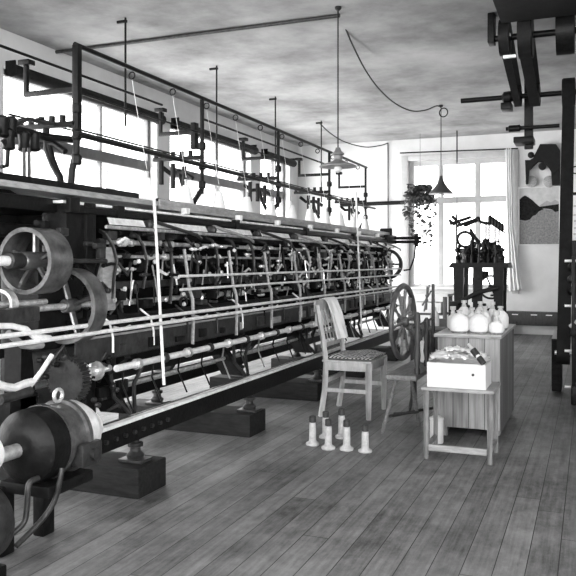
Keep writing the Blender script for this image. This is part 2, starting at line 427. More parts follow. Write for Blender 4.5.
# inside: cam shaft, discs, collars, arms, rods, levers
rod('cam_shaft', -2.60, 1.25, .03, 'iron_grey', 2.3, 9.5, 12); rod('needle_shaft', -2.46, 1.02, .016, 'steel', 3.4); rod('needle_shaft', -2.44, 1.36, .014, 'steel', 3.4)
rod('sinker_shaft', -2.40, 1.28, .009, 'steel', 3.4)
bar('needle_bar', -2.50, -2.44, 1.10, 1.14, 'iron_grey'); bar('needle_bar', -2.62, -2.55, 1.40, 1.46, 'iron')
bar('sinker_bar', -2.44, -2.41, .90, .96, 'iron')
y = 3.28; k = 0
while y < 9.38:
    R = rnd.choice([.05, .06, .075, .09])
    m = MB(); m.lathe((-2.60, y, 1.25), (0, 1, 0), [(R, -.012), (R + .003, 0), (R, .012), (.04, .014), (.04, .05)], 20)
    m.build('cam_disc', rnd.choice(['iron', 'iron', 'iron_grey']), KM)
    zz = rnd.choice([1.02, 1.36, 1.28]); xx = {1.02: -2.46, 1.36: -2.44, 1.28: -2.40}[zz]
    MB().cyl((xx, y + .06, zz), (xx, y + .06 + rnd.uniform(.02, .07), zz), rnd.uniform(.016, .026), seg=10).build('collar', rnd.choice(['steel', 'pale_steel', 'iron_grey']), KM)
    if k % 3 == 0:
        j = rnd.uniform(-.02, .02); z1 = rnd.uniform(.99, 1.1)
        a = MB(); a.tube([(-2.46, y + .1, 1.42), (-2.41, y + .1 + j, 1.40), (-2.375, y + .1, 1.34), (-2.36, y + .1 - j, 1.26), (-2.365, y + .1, 1.17), (-2.38, y + .1, z1)], .009, flat=(.5, 1.3))
        a.build('lifter_arm', rnd.choice(['grey_board', 'iron_grey', 'iron', 'iron_grey']), KM)
    for _ in range(1 + k % 2):
        p = MB(); x = rnd.uniform(-2.44, -2.35); z0 = rnd.uniform(.95, 1.2); yy = y + rnd.uniform(0, .12)
        p.cyl((x, yy, z0), (x + rnd.uniform(-.03, .03), yy + rnd.uniform(-.03, .03), z0 + rnd.uniform(.06, .2)), rnd.uniform(.004, .007), seg=6); p.build('vertical_rod', rnd.choice(['steel', 'grey_board', 'iron_grey', 'iron']), KM)
    for _ in range(1 + k % 2):
        p = MB(); x = -2.37 + rnd.uniform(-.04, .025); zz = rnd.uniform(.98, 1.41); yy = y + rnd.uniform(0, .15); dz = rnd.uniform(-.06, .06)
        p.tube([(x, yy, zz), (x + .02, yy + .04, zz + dz), (x + .01, yy + .09, zz + dz * .6)], .0075, flat=(.6, 1.2)); p.ball((x, yy, zz), .012, 8); p.build('link_lever', rnd.choice(['iron', 'iron', 'iron_grey', 'steel', 'pale_steel']), KM)
    p = MB(); yy = y + rnd.uniform(0, .1); zz = rnd.choice([rnd.uniform(.96, 1.06), rnd.uniform(1.18, 1.4)])
    p.box((-2.44, yy, zz), (rnd.uniform(-2.41, -2.36), yy + rnd.uniform(.03, .1), zz + rnd.uniform(.02, .07)), .005); p.build('guide_block', rnd.choice(['iron', 'iron', 'iron_grey']), KM)
    p = MB(); x = rnd.uniform(-2.40, -2.35); zz = rnd.uniform(.97, 1.40); yy = y + rnd.uniform(0, .14)
    p.lathe((x, yy, zz), (1, rnd.uniform(-.5, .5), rnd.uniform(-.3, .3)), [(.008, 0), (.013, .004), (.013, .016), (.006, .02)], 8); p.build('stud', rnd.choice(['steel', 'pale_steel']), KM)
    if k % 2:
        p = MB(); yy = y + rnd.uniform(0, .1); zz = rnd.uniform(1.12, 1.38); x = -2.36
        p.lathe((x, yy, zz), (0, 1, 0), [(.005, 0), (.005, .02), (.011, .022), (.011, .08), (.005, .082), (.005, .11)], 10); p.build('spring_barrel', rnd.choice(['pale_steel', 'steel', 'iron_grey']), KM)
        p = MB(); x = rnd.uniform(-2.43, -2.36); zz = rnd.uniform(.98, 1.36); yy = y + rnd.uniform(0, .12)
        p.band((x, yy, zz), (1, rnd.uniform(-.6, .6), 0), .034, .025, .015, 16); p.build('ring_guide', rnd.choice(['iron_grey', 'steel']), KM)
    if k % 4 == 0:
        p = MB(); yy = y + .03
        p.tube([(-2.42, yy, .98), (-2.36, yy + .02, .93), (-2.345, yy + .03, .85), (-2.345, yy + .03, .77)], .007); p.build('drop_lever', rnd.choice(['iron_grey', 'iron', 'pale_steel']), KM)
    if k % 3 == 1:
        p = MB(); p.box((-2.357, y + .02, .76), (-2.342, y + rnd.uniform(.06, .2), .79 + rnd.uniform(0, .06)), .003); p.build('catch_plate', rnd.choice(['iron', 'iron_grey', 'grey_board']), KM)
        p = MB(); p.tube([(-2.34, y + .05, .68), (-2.37, y + .08, .58), (-2.33, y + .12, .44)], .009, flat=(.6, 1.2)); p.build('lower_link', rnd.choice(['grey_board', 'iron_grey', 'iron']), KM)
        p = MB(); p.tube([(-2.37, y, .90), (-2.345, y + .05, .885), (-2.345, y + .12, .90)], .008); p.build('hook_lever', rnd.choice(['pale_steel', 'steel', 'iron_grey']), KM)
    y += .1; k += 1
# oil-blackened clutter of the drive head
for _ in range(70):
    yy = rnd.uniform(2.85, 3.5); zz = rnd.choice([rnd.uniform(.78, 1.5), rnd.uniform(.45, .8)]); x = rnd.uniform(-2.43, -2.36)
    p = MB(); q = rnd.random()
    if q < .4: p.lathe((x, yy, zz), (1, rnd.uniform(-.4, .4), 0), [(.008, 0), (.014, .004), (.014, .025), (.008, .03)], 8)
    elif q < .7: p.tube([(x, yy, zz), (x + .02, yy + .06, zz + rnd.uniform(-.08, .08)), (x, yy + .12, zz)], .009)
    else: p.box((x - .02, yy, zz), (x + .01, yy + rnd.uniform(.03, .09), zz + rnd.uniform(.02, .08)), .005)
    p.build('head_fitting', rnd.choice(['iron', 'iron', 'iron_grey', 'iron_grey']), KM)
# upper rails above the needle bed
rod('upper_rod', -2.36, 1.435, .010, 'steel', 3.3)
for a_, b_ in ((3.38, 3.72), (3.80, 4.48), (4.62, 5.2), (5.4, 5.98), (6.2, 6.8), (7.0, 7.9), (8.1, 8.8), (8.95, 9.5)):
    MB().prism([(-2.395, 0, 1.452), (-2.385, 0, 1.452), (-2.405, 0, 1.490), (-2.412, 0, 1.490)], (0, a_, 0), (0, b_, 0)).build('pale_strip', 'pale_steel', KM)  # pale strips in broken lengths below the upper rail
bar('upper_rail', -2.46, -2.41, 1.500, 1.535, 'iron'); bar('upper_rail', -2.56, -2.44, 1.545, 1.56, 'pale_steel')
for i, y in enumerate([3.75, 4.55, 5.3, 6.1, 6.9, 7.7, 8.5, 9.2]):
    MB().lathe((-2.40, y, 1.468), (0, 1, 0), [(.022, 0), (.03, .005), (.03, .03), (.02, .035)], 12).build('rail_roller', 'iron_grey', KM)
    t = MB(); t.tube([(-2.42, y + .05, 1.50), (-2.33, y + .2, 1.455), (-2.30, y + .42, 1.42), (-2.31, y + .5, 1.40)], .011); t.build('carrier_arm', 'grey_board' if i % 2 else 'iron_grey', KM)
    t = MB(); t.box((-2.46, y + .5, 1.56), (-2.42, y + .55, 1.60), .004); t.build('rail_stud', 'pale_steel', KM)
bar('top_board', -2.74, -2.47, 1.595, 1.625, 'grey_board', 2.2, 9.9); bar('board_lip', -2.475, -2.46, 1.578, 1.64, 'grey_board', 4.0, 9.75)
MB().box((-2.60, 9.72, 1.56), (-2.44, 9.80, 1.70), .02).build('board_stop', 'iron', KM)
bar('carriage_rail', -2.66, -2.58, 1.63, 1.675, 'iron', 1.9, 3.95)
# superstructure
SX = -2.70
for i, y in enumerate(FY):
    p = MB(); z0 = 1.76 if i else 2.0
    hwid = .02 if i == 0 else .0125
    p.box((SX - hwid, y - hwid, z0), (SX + hwid, y + hwid, 2.48), .004)
    for z in (1.83, 1.97, 2.12): p.lathe((SX, y, z - .03), (0, 0, 1), [(.02, 0), (.029, .008), (.029, .05), (.02, .06)], 10)
    p.build('upright', 'iron', KM)
    a = MB(); a.box((SX - .36, y - .014, 2.215), (SX, y + .014, 2.245), .004); a.box((SX - .372, y - .013, 2.215), (SX - .348, y + .013, 2.42), .004); a.box((SX - .40, y - .03, 2.40), (SX - .32, y + .03, 2.43), .004); a.build('side_arm', 'iron', KM)
    a = MB(); a.box((SX - .42, y - .02, 2.02), (SX, y + .02, 2.05), .004)
    for q in range(5): a.cyl((SX - .1 - q * .075, y, 2.05), (SX - .1 - q * .075, y, 2.09), .018, seg=8)
    a.build('feeder_arm', 'iron', KM)
    a = MB(); a.tube([(SX - .33, y - .05, 1.98), (SX - .28, y, 1.93), (SX - .16, y, 1.93), (SX - .08, y, 1.88)], .018); a.tube([(SX - .2, y, 1.95), (SX - .17, y, 1.84), (SX - .12, y, 1.74)], .017); a.build('hook_arm', 'iron', KM)
    if i:
        for dy in (-.12, -.28, -.44):
            a = MB(); a.box((SX - .1, y + dy - .012, 1.76 + .04 * rnd.random()), (SX - .07, y + dy + .012, 1.96), .004); a.build('hanging_finger', 'iron', KM)
    if i:  # stand carrying the upright
        a = MB(); a.tube([(SX, y, 1.80), (SX - .06, y, 1.72), (SX - .1, y, 1.63)], .02); a.build('upright_foot', 'iron', KM)
# near yoke
yk = MB(); y = 3.50
yk.tube([(SX, y, 2.05), (SX, y, 1.95), (SX - .008, y, 1.86), (SX - .035, y, 1.77), (SX - .04, y, 1.70), (SX - .04, y, 1.50)], .021, 10)
yk.tube([px_y(46, 127, y), px_y(47, 150, y), px_y(53, 165, y), px_y(60, 177, y), px_y(61, 184, y), px_y(61, 215, y)], .021, 10)
yk.build('yoke', 'iron', KM)
for z, x, y0, y1, r in ((2.48, SX, 3.48, 9.45, .0145), (1.965, SX + .03, 3.46, 9.75, .0135), (2.10, SX - .40, 3.4, 9.4, .006), (2.06, SX - .2, 3.4, 9.4, .006)):
    MB().cyl((x, y0, z), (x, y1, z), r, seg=10).build('top_rail', 'iron', KM)
MB().cyl((SX - .36, 1.9, 2.46), (SX - .36, 5.0, 2.46), .009).build('tension_rod', 'iron', KM)
MB().cyl((SX, 5.0, 2.325), (SX, 6.46, 2.325), .009).build('tension_rod', 'iron', KM)
MB().cyl((SX, 6.46, 2.325), (SX, 7.94, 2.325), .009).build('tension_rod', 'iron', KM)
MB().cyl((SX - .02, 3.5, 2.22), (SX - .02, 6.5, 2.22), .006).build('tension_rod', 'iron', KM)
MB().box((SX - .09, 4.96, 2.10), (SX - .05, 5.02, 2.30), .004).build('rod_bracket', 'iron', KM)
for i in range(11):
    y = 4.05 + i * .5
    h = MB(); h.torus((SX, y, 2.435), (0, 1, 0), .022, .005, 14, 6); h.build('thread_hook', 'iron', KM)
    t = MB(); t.tube([(SX, y, 2.415), (SX + .04, y + .03, 2.1), (-2.62, y + .05, 1.84)], .0016, 5); t.build('thread', 'yarn', KM)
for p0, p1 in ((px_x(152.5, 168, -2.41), px_x(164, 385, -2.225)), (px_x(356, 192, -2.41), px_x(361.5, 330, -2.225))):
    MB().cyl(p0, p1, .0095, seg=8).build('control_rod', 'pale_steel', KM, 'thin pale upright control rod')
# far end: cross shaft sticking out
for z in (1.515, 1.565): MB().cyl((-2.75, 9.75, z), (-2.05, 9.75, z), .020, seg=10).build('end_shaft', 'iron', KM)
MB().box((-2.47, 9.40, 1.49), (-2.40, 9.85, 1.6), .01).build('end_block', 'iron', KM)
e = MB(); e.lathe((-2.13, 9.75, 1.54), (1, 0, 0), [(.03, 0), (.09, .01), (.09, .035), (.03, .05)], 18); e.build('end_flange', 'iron', KM)
MB().tube([(-2.12, 9.75, 1.50), (-2.14, 9.75, 1.30), (-2.2, 9.75, 1.15), (-2.28, 9.75, 1.14)], .012).build('end_lever', 'iron', KM)
wh = MB(); wh.band((-2.45, 9.55, 1.22), (0, 1, 0), .2, .16, .05); wh.cyl((-2.45, 9.5, 1.22), (-2.45, 9.6, 1.22), .03)
for q in range(5):
    a = q * 2 * PI / 5; wh.cyl((-2.45, 9.55, 1.22), (-2.45 + .17 * math.cos(a), 9.55, 1.22 + .17 * math.sin(a)), .012, seg=6)
wh.build('end_wheel', 'iron_grey', KM)

# drive head
def pulley(name, c, R, w, spokes, m, rim=.028, hub=.04, hl=None, par=KM):
    p = MB(); p.band(c, (0, 1, 0), R, R - rim, w, 40); o = p.build(name, m, par)
    h = MB(); hl = hl or w; c = Vector(c); h.lathe(c + Vector((0, -hl / 2, 0)), (0, 1, 0), [(hub * .85, 0), (hub, .01), (hub, hl - .01), (hub * .85, hl)], 18); h.build('pulley_hub', m, o if par is None else o)
    for i in range(spokes):
        a = 2 * PI * i / spokes + .3; e = Vector((math.cos(a), 0, math.sin(a)))
        s = MB(); s.tube([c + e * hub * .8, c + e * (R - rim) * .6 + Vector((0, 0, .004)), c + e * (R - rim * .6)], .016, 8, flat=(1.2, .7)); s.build('spoke', m, o)
    return o
pulley('drive_pulley', (-2.36, 2.76, 1.255), .152, .15, 5, 'bright_iron', .02, .042, .19)
pulley('lower_pulley', (-2.37, 3.02, 1.035), .185, .10, 4, 'bright_iron', .022, .035)
MB().cyl((-2.36, 1.2, 1.255), (-2.36, 2.95, 1.255), .023, seg=14).build('main_shaft', 'pale_steel', KM)
MB().cyl((-2.36, 2.95, 1.255), (-2.36, 3.3, 1.255), .012, seg=12).build('shaft_end', 'iron_grey', KM)
MB().lathe((-2.36, 2.58, 1.255), (0, 1, 0), [(.026, 0), (.036, .005), (.036, .08), (.03, .09)], 16).build('shaft_collar', 'iron_grey', KM)
MB().cyl((-2.37, 2.7, 1.035), (-2.37, 3.3, 1.035), .016, seg=10).build('lower_shaft', 'steel', KM)
gb = MB(); gb.box((-2.66, 2.85, .82), (-2.42, 3.2, 1.22), .03); gb.build('gear_case', 'iron', KM)
gb = MB(); gb.box((-2.60, 3.08, 1.20), (-2.44, 3.3, 1.56), .02); gb.build('bearing_post', 'iron', KM)
gb = MB(); gb.box((-2.43, 3.3, .99), (-2.38, 3.42, 1.33), .01); gb.build('bearing_cover', 'grey_board', KM)
# toothed gear
G = MB(); gc = Vector((-2.36, 3.0, .675)); nT = 36; ro, ri = .112, .1
poly = []
for i in range(nT):
    for f, r in ((0, ri), (.25, ro), (.5, ro), (.75, ri)):
        a = 2 * PI * (i + f) / nT; poly.append((gc.x + r * math.cos(a), 0, gc.z + r * math.sin(a)))
G.prism(poly, (0, 2.97, 0), (0, 3.03, 0)); G.build('gear', 'iron_grey', KM)
MB().lathe((-2.36, 3.03, .69), (0, 1, 0), [(.02, 0), (.02, .05), (.06, .055), (.06, .07), (.026, .075), (.026, .17), (.05, .175), (.05, .19), (.018, .2), (.018, .3)], 20).build('flanged_shaft', 'steel', KM)
# head frame legs and bars
def P(px, py, x): return px_x(px, py, x)
hf = MB(); X = -2.55
hf.prism([P(13, 330, X), P(22, 330, X), P(30, 425, X), P(12, 425, X)], (-.05, 0, 0), (.05, 0, 0)); hf.build('head_leg', 'iron', KM)
hf = MB(); hf.tube([P(5, 327, X), P(22, 352, X), P(26, 392, X)], .02, flat=(1.4, .7)); hf.build('head_brace', 'iron_grey', KM)
hf = MB(); hf.tube([P(52, 355, -2.3), P(41, 372, -2.3), P(30, 386, -2.3)], .011); hf.build('head_lever', 'pale_steel', KM)
hf = MB(); hf.tube([P(-6, 383, -2.3), P(6, 387, -2.3), P(14, 388, -2.3), P(24, 384, -2.3), P(32, 382, -2.3)], .018); hf.build('head_lever', 'pale_steel', KM)
hf = MB(); hf.cyl(P(0, 400, -2.3), P(30, 391, -2.3), .022); hf.build('head_lever', 'iron_grey', KM)
hf = MB(); hf.tube([P(-8, 326, -2.25), P(12, 326, -2.25), P(26, 329, -2.25), P(33, 336, -2.25), P(50, 338, -2.25)], .013); hf.build('head_lever', 'pale_steel', KM)
hf = MB(); hf.tube([P(8, 333, -2.3), P(22, 345, -2.3), P(30, 346, -2.3), P(42, 345, -2.3)], .016); hf.build('head_lever', 'grey_board', KM)
hf = MB(); hf.box((-2.40, 2.1, .985), (-2.30, 2.72, 1.05), .006); hf.build('belt_guard', 'iron_grey', KM)
hf = MB(); hf.band((-2.42, 2.62, 1.06), (0, 1, 0), .07, .055, .04, 24); hf.cyl((-2.42, 2.55, 1.06), (-2.42, 2.9, 1.06), .015); hf.build('small_pulley', 'steel', KM)
hf = MB(); hf.box((-3.0, 3.22, .42), (-2.42, 3.30, 1.56), .01); hf.build('head_frame', 'iron', KM)
hf = MB(); hf.box((-2.95, 2.3, 1.50), (-2.5, 3.4, 1.57), .01); hf.build('head_table', 'iron', KM)
hf = MB(); hf.box((-2.9, 2.0, 1.38), (-2.62, 3.3, 1.44), .01); hf.build('head_table', 'iron', KM)
hf = MB(); hf.box((-2.95, 2.75, .42), (-2.5, 2.95, .62), .02); hf.build('head_base', 'iron', KM)
hf = MB(); hf.cyl((-2.62, 2.2, .62), (-2.62, 3.2, .62), .02); hf.build('inner_rod', 'steel', KM)
for px in (24, 29):
    MB().cyl(P(px, 148, -2.8), P(px + .5, 198, -2.8), .010).build('hanging_bar', 'iron_grey', KM)
# creel arm at the near end
cr = MB(); cr.tube([P(-8, 132, -2.85), P(20, 130, -2.85), P(46, 137, -2.85), P(74, 140, -2.85)], .022); cr.build('creel_arm', 'iron', KM)
cr = MB(); cr.tube([P(-8, 128, -2.85), P(10, 127, -2.85), P(28, 119, -2.85), P(40, 122, -2.85), P(50, 124, -2.85), P(74, 124, -2.85)], .012); cr.build('creel_arm', 'iron_grey', KM)
for px, py in ((2, 126), (11, 127), (9, 139), (24, 141), (34, 141)):
    c = P(px, py, -2.85); MB().lathe(c - Vector((0, 0, .06)), (0, 0, 1), [(.02, 0), (.035, .01), (.028, .05), (.035, .1), (.02, .115)], 12).build('creel_spool', 'iron', KM)
c = MB(); c.tube([P(3, 140, -2.85), P(8, 150, -2.85), P(7, 166, -2.85), P(1, 167, -2.85)], .012); c.build('creel_hook', 'iron', KM)
c = MB(); c.tube([P(-4, 186, -2.6), P(10, 195, -2.6), P(22, 202, -2.6)], .022); c.build('creel_stay', 'iron', KM)
for x, z, y0, y1 in ((-2.78, 1.655, 1.9, 3.5), (-2.95, 1.69, 3.5, 6.0)):
    MB().box((x - .03, y0, z - .025), (x + .03, y1, z + .025), .004).build('carriage_rail', 'iron', KM)

# wooden sleeper blocks under the machine
lab = ['dark oily timber block under the machine foot nearest the motor', 'dark timber block under the second machine foot from the motor', 'timber block under the third machine foot, left of the chair', 'timber block under the fourth machine foot, behind the chair', 'timber block under the far end of the machine by the back window']
for y, xf, l in zip(FY, (-2.20, -2.24, -2.26, -2.26, -2.26), lab):
    tag(MB().box((-3.35, y - .14, 0), (xf, y + .14, .16), .008).build('timber_block', 'sleeper'), l, 'timber block', 'timber blocks under the machine')

# cones of yarn on the top board
cone = thing('yarn_cone', (-2.62, 4.1, 1.6265), 'x', 'yarn cone', 'white yarn cones on the machine')
MB().lathe(cone.location, (0, 0, 1), [(.055, 0), (.058, .01), (.05, .05), (.026, .155), (.02, .16)], 18).build('yarn', 'yarn', cone)
MB().lathe(cone.location + Vector((0, 0, .16)), (0, 0, 1), [(.011, 0), (.011, .03), (.014, .032), (.014, .04), (.006, .042)], 10).build('core', 'barrel', cone)
words = ['first', 'second', 'third', 'fourth', 'fifth', 'sixth', 'seventh', 'eighth', 'ninth', 'tenth', 'eleventh', 'twelfth', 'thirteenth']
for i in range(11):
    c = cone if i == 0 else copy_tree(cone)
    c.location = (-2.62, 4.1 + i * .5, 1.6265)
    c['label'] = '%s white yarn cone from the near end of the machine top board' % words[i]

# ------------------------------------------------------------------ electric motor
MO = thing('electric_motor', (-2.2, 2.65, 0), 'black round electric motor with banded steel casing at the near end of the machine', 'motor')
mc = Vector((-2.20, 0, .47))
MB().lathe(mc + Vector((0, 2.46, 0)), (0, 1, 0), [(.05, 0), (.11, .01), (.155, .05), (.158, .09), (.158, .15)], 32).build('end_bell', 'iron', MO)
MB().lathe(mc + Vector((0, 2.61, 0)), (0, 1, 0), [(.163, 0), (.163, .02), (.150, .022), (.150, .12), (.165, .122), (.165, .145)], 32).build('casing', 'bright_iron', MO)
MB().lathe(mc + Vector((0, 2.755, 0)), (0, 1, 0), [(.155, 0), (.150, .06), (.12, .12), (.07, .14), (.07, .2), (.03, .205)], 32).build('bearing_shield', 'pale_steel', MO)
MB().cyl(mc + Vector((0, 2.1, 0)), mc + Vector((0, 2.5, 0)), .03).build('shaft', 'steel', MO)
MB().lathe(mc + Vector((-.02, 2.17, .02)), (0, 1, 0), [(.03, 0), (.075, .005), (.075, .16), (.03, .165)], 28).build('pulley', 'pale_steel', MO)
MB().torus(mc + Vector((0, 2.72, .185)), (1, 0, 0), .028, .008, 16, 8).build('lifting_eye', 'steel', MO)
tb = MB(); tb.box((-2.09, 2.66, .36), (-2.02, 2.80, .46), .012); tb.cyl((-2.02, 2.73, .41), (-2.0, 2.73, .41), .025); tb.build('terminal_box', 'iron_grey', MO)
ft = MB(); ft.box((-2.33, 2.5, .27), (-2.07, 2.8, .32), .01); ft.box((-2.36, 2.48, .0), (-2.30, 2.56, .3), .008); ft.box((-2.36, 2.74, .0), (-2.30, 2.82, .3), .008); ft.build('motor_bracket', 'iron', MO)
def smooth_pts(pts, n=5):
    out = []
    for i in range(len(pts) - 1):
        p0 = pts[max(i - 1, 0)]; p1 = pts[i]; p2 = pts[i + 1]; p3 = pts[min(i + 2, len(pts) - 1)]
        for k in range(n):
            t = k / n
            out.append(.5 * ((2 * p1) + (p2 - p0) * t + (2 * p0 - 5 * p1 + 4 * p2 - p3) * t * t + (3 * p1 - p0 - 3 * p2 + p3) * t ** 3))
    out.append(pts[-1]); return out
MB().tube(smooth_pts([P(62, 468, -2.05), P(60, 480, -2.05), P(54, 502, -2.07), P(40, 522, -2.1), P(16, 546, -2.12)]), .012, 10).build('conduit', 'iron_grey', MO)
MB().tube(smooth_pts([P(38, 478, -2.1), P(29, 484, -2.1), P(27, 505, -2.1), P(24, 522, -2.1), P(12, 534, -2.12)]), .012, 10).build('conduit', 'iron_grey', MO)
# wide belt wheel at the floor in the near corner
BW = thing('belt_wheel', (-2.14, 2.08, 0), 'wide dark belt wheel on the floor below the motor pulley at the near end', 'wheel')
MB().lathe((-2.19, 2.12, .245), (0, 1, 0), [(.142, 0), (.147, .01), (.15, .08), (.147, .15), (.142, .16), (.12, .16), (.12, .02), (.05, .02), (.05, 0)], 40).build('rim', 'iron_grey', BW)
MB().box((-2.26, 2.05, 0), (-2.14, 2.34, .055), .01).build('bearing_foot', 'iron', BW)
MB().cyl((-2.19, 2.04, .245), (-2.19, 2.36, .245), .02).build('axle', 'steel', BW)

# ------------------------------------------------------------------ chair
CHR = thing('wooden_chair', (-1.82, 5.97, 0), 'pale wooden slat-back chair standing in front of the machine, white cloth over its back', 'chair')
yn, yf = 5.735, 6.205
for y in (yn, yf):
    l = MB(); l.tube([(-2.045, y, 0), (-2.01, y, .22), (-2.00, y, .45), (-2.03, y, .65), (-2.08, y, .90)], .021, 4, taper=.019, flat=(1.15, 1.15)); l.build('rear_leg', 'chair_wood', CHR)
    l = MB(); l.tube([(-1.645, y, 0), (-1.645, y, .2), (-1.645, y, .45)], .018, 4, taper=.028, flat=(1.1, 1.1)); l.build('front_leg', 'chair_wood', CHR)
s = MB(); s.box((-2.0, yn - .012, .38), (-1.645, yn + .008, .445), .003); s.box((-2.0, yf - .008, .38), (-1.645, yf + .012, .445), .003); s.box((-1.655, yn, .38), (-1.635, yf, .445), .003); s.box((-2.01, yn, .38), (-1.99, yf, .445), .003); s.build('apron', 'chair_wood', CHR)
MB().box((-2.03, yn - .02, .445), (-1.62, yf + .02, .462), .006).build('seat', 'chair_wood', CHR)
for z, y in ((.22, yn), (.22, yf)): MB().box((-2.01, y - .008, z - .016), (-1.645, y + .008, z + .016), .003).build('stretcher', 'chair_wood', CHR)
MB().box((-2.015, yn, .27), (-1.995, yf, .31), .003).build('stretcher', 'chair_wood', CHR)
tr_ = MB()
tr_.prism([(-2.105 - .02 * math.sin(PI * i / 8), yn + (yf - yn) * i / 8, .845) for i in range(9)] + [(-2.085 - .02 * math.sin(PI * i / 8), yn + (yf - yn) * i / 8, .845) for i in range(8, -1, -1)], (0, 0, 0), (.0, 0, .085)); tr_.build('top_rail', 'chair_wood', CHR)
MB().box((-2.045, yn, .555), (-2.022, yf, .59), .003).build('lower_rail', 'chair_wood', CHR)
for i in range(5):
    y = yn + .08 + i * .078
    MB().tube([(-2.032, y, .58), (-2.06, y, .72), (-2.095, y, .86)], .012, 4, flat=(1.2, .5)).build('slat', 'chair_wood', CHR)
def sheet(fn, nu, nv, th, name, m, parent=None):
    """solid sheet from a parametric surface, given a thickness"""
    bm = bmesh.new(); g0 = [[bm.verts.new(fn(u / nu, v / nv)) for v in range(nv + 1)] for u in range(nu + 1)]
    for u in range(nu):
        for v in range(nv): bm.faces.new((g0[u][v], g0[u + 1][v], g0[u + 1][v + 1], g0[u][v + 1]))
    bmesh.ops.recalc_face_normals(bm, faces=bm.faces)
    bmesh.ops.solidify(bm, geom=bm.faces[:], thickness=th)
    b_ = MB(); b_.bm.free(); b_.bm = bm
    return b_.build(name, m, parent)
# seat pad
def padf(u, v):
    x = -2.005 + .38 * u; y = yn - .005 + (yf - yn + .01) * v
    e = min(u, 1 - u, v, 1 - v)
    return (x, y, .476 + .022 * min(1, e * 5) + .008 * math.sin(7 * u + 4 * v) * min(1, e * 6))
tag(sheet(padf, 16, 16, -.008, 'seat_pad', 'weave'), 'flat woven dark and light seat pad lying on the wooden chair', 'seat pad')
# cloth over the chair back
def clothf(u, v):
    s = (u - .42) * .62
    y = 5.95 + .29 * v + .015 * math.sin(6 * u)
    wv = .020 * math.sin(v * 14 + u * 3) * min(1, abs(s) * 7) + .022 * math.sin(v * 7 + 1) * min(1, abs(s) * 6)
    r = .030
    if abs(s) < r * PI / 2:
        a = s / r; return (-2.105 + r * math.sin(a), y, .918 + r * math.cos(a))
    sg = 1 if s > 0 else -1; d = abs(s) - r * PI / 2
    return (-2.105 + sg * r + d * (.36 if sg > 0 else -.06) * .8 + sg * abs(wv), y + .05 * d * (v - .5), .918 - d)
tag(sheet(clothf, 26, 18, .004, 'draped_cloth', 'cloth'), 'white cloth draped over the back of the wooden chair', 'cloth')

for n_ in ('wooden_chair', 'seat_pad', 'draped_cloth'): bpy.data.objects[n_].location.x += .022

# ------------------------------------------------------------------ bobbins on the floor
bob = thing('bobbin', (0, 0, 0), 'x', 'bobbin', 'bobbins standing on the floor by the chair')
MB().lathe((0, 0, 0), (0, 0, 1), [(.043, 0), (.047, .006), (.046, .016), (.03, .026), (.024, .034), (.024, .036)], 20).build('base', 'barrel', bob)
MB().lathe((0, 0, .036), (0, 0, 1), [(.0245, 0), (.0245, .10), (.022, .118)], 18).build('barrel', 'barrel', bob)
MB().lathe((0, 0, .154), (0, 0, 1), [(.018, 0), (.023, .004), (.023, .04), (.018, .046), (.012, .046), (.012, .02)], 16).build('tip', 'dark_wood', bob)
def floor_pt(px, py):
    t = (px - CX) / FPX; z = FPX * CH / (py - CY); return Vector((z * (CT * t - ST), z * (CT + ST * t), 0))
spots = [(312.6, 445, 'leftmost bobbin of the group on the floor by the chair', 0, 1.), (328.3, 449, 'bobbin at the front of the floor group, second from the left', 0, 1.),
         (325.6, 438, 'bobbin in the back row of the floor group, nearer the machine', 0, .95), (341.6, 438, 'tall bobbin at the rear of the floor group, by the chair leg', 0, 1.05),
         (346.6, 450, 'bobbin at the front of the floor group, second from the right', 0, 1.), (365.2, 452, 'short pale bobbin standing apart at the right of the floor group', 0, .88)]
for i, (px, py, l, rz, s) in enumerate(spots):
    c = bob if i == 0 else copy_tree(bob)
    c.location = floor_pt(px, py); c.scale = (1, 1, s); c['label'] = l; c.rotation_euler.z = i * .7
darkb = [x for x in bpy.data.objects if x.parent is bob and x.name.startswith('barrel')]
# ------------------------------------------------------------------ spinning wheel
SW = thing('spinning_wheel', (-1.25, 5.65, 0), 'dark wooden spinning wheel on a slanted low bench right of the chair', 'spinning wheel')
bz = .455
MB().box((-1.34, 5.17, bz - .035), (-1.12, 6.10, bz), .006).build('bench', 'bench_wood', SW)
for p0, p1 in (((-1.29, 5.30, bz - .03), floor_pt(382, 434)), ((-1.19, 5.32, bz - .03), floor_pt(419, 426)), ((-1.29, 5.98, bz - .03), (-1.40, 6.2, 0)), ((-1.19, 5.98, bz - .03), (-1.09, 6.2, 0))):
    p1 = Vector(p1); p0 = Vector(p0); p1.z = .004
    d = (p1 - p0); L_ = d.length
    MB().lathe(p0, d, [(.013, 0), (.016, L_ * .15), (.011, L_ * .2), (.017, L_ * .45), (.011, L_ * .7), (.014, L_ * .85), (.010, L_)], 12).build('leg', 'wheel_wood' if p1.y > 6 else 'bench_wood', SW)
MB().tube([(-1.36, 5.38, .12), (-1.26, 5.7, .10), (-1.12, 6.1, .08)], .012).build('treadle', 'dark_wood', SW)
MB().tube([(-1.33, 5.38, .14), (-1.19, 5.55, .13)], .01).build('stretcher', 'dark_wood', SW)
wc = Vector((-1.345, 5.74, .785))
WAX = Vector((1, -.10, 0)).normalized(); WTA = Vector((.10, 1, 0)).normalized()
whl = MB(); whl.torus(wc, WAX, .278, .024, 48, 8, .8); wo = whl.build('wheel', 'wheel_wood', SW)
MB().lathe(wc - WAX * .05, WAX, [(.018, 0), (.035, .01), (.04, .03), (.04, .07), (.035, .09), (.018, .1)], 16).build('hub', 'wheel_wood', wo)
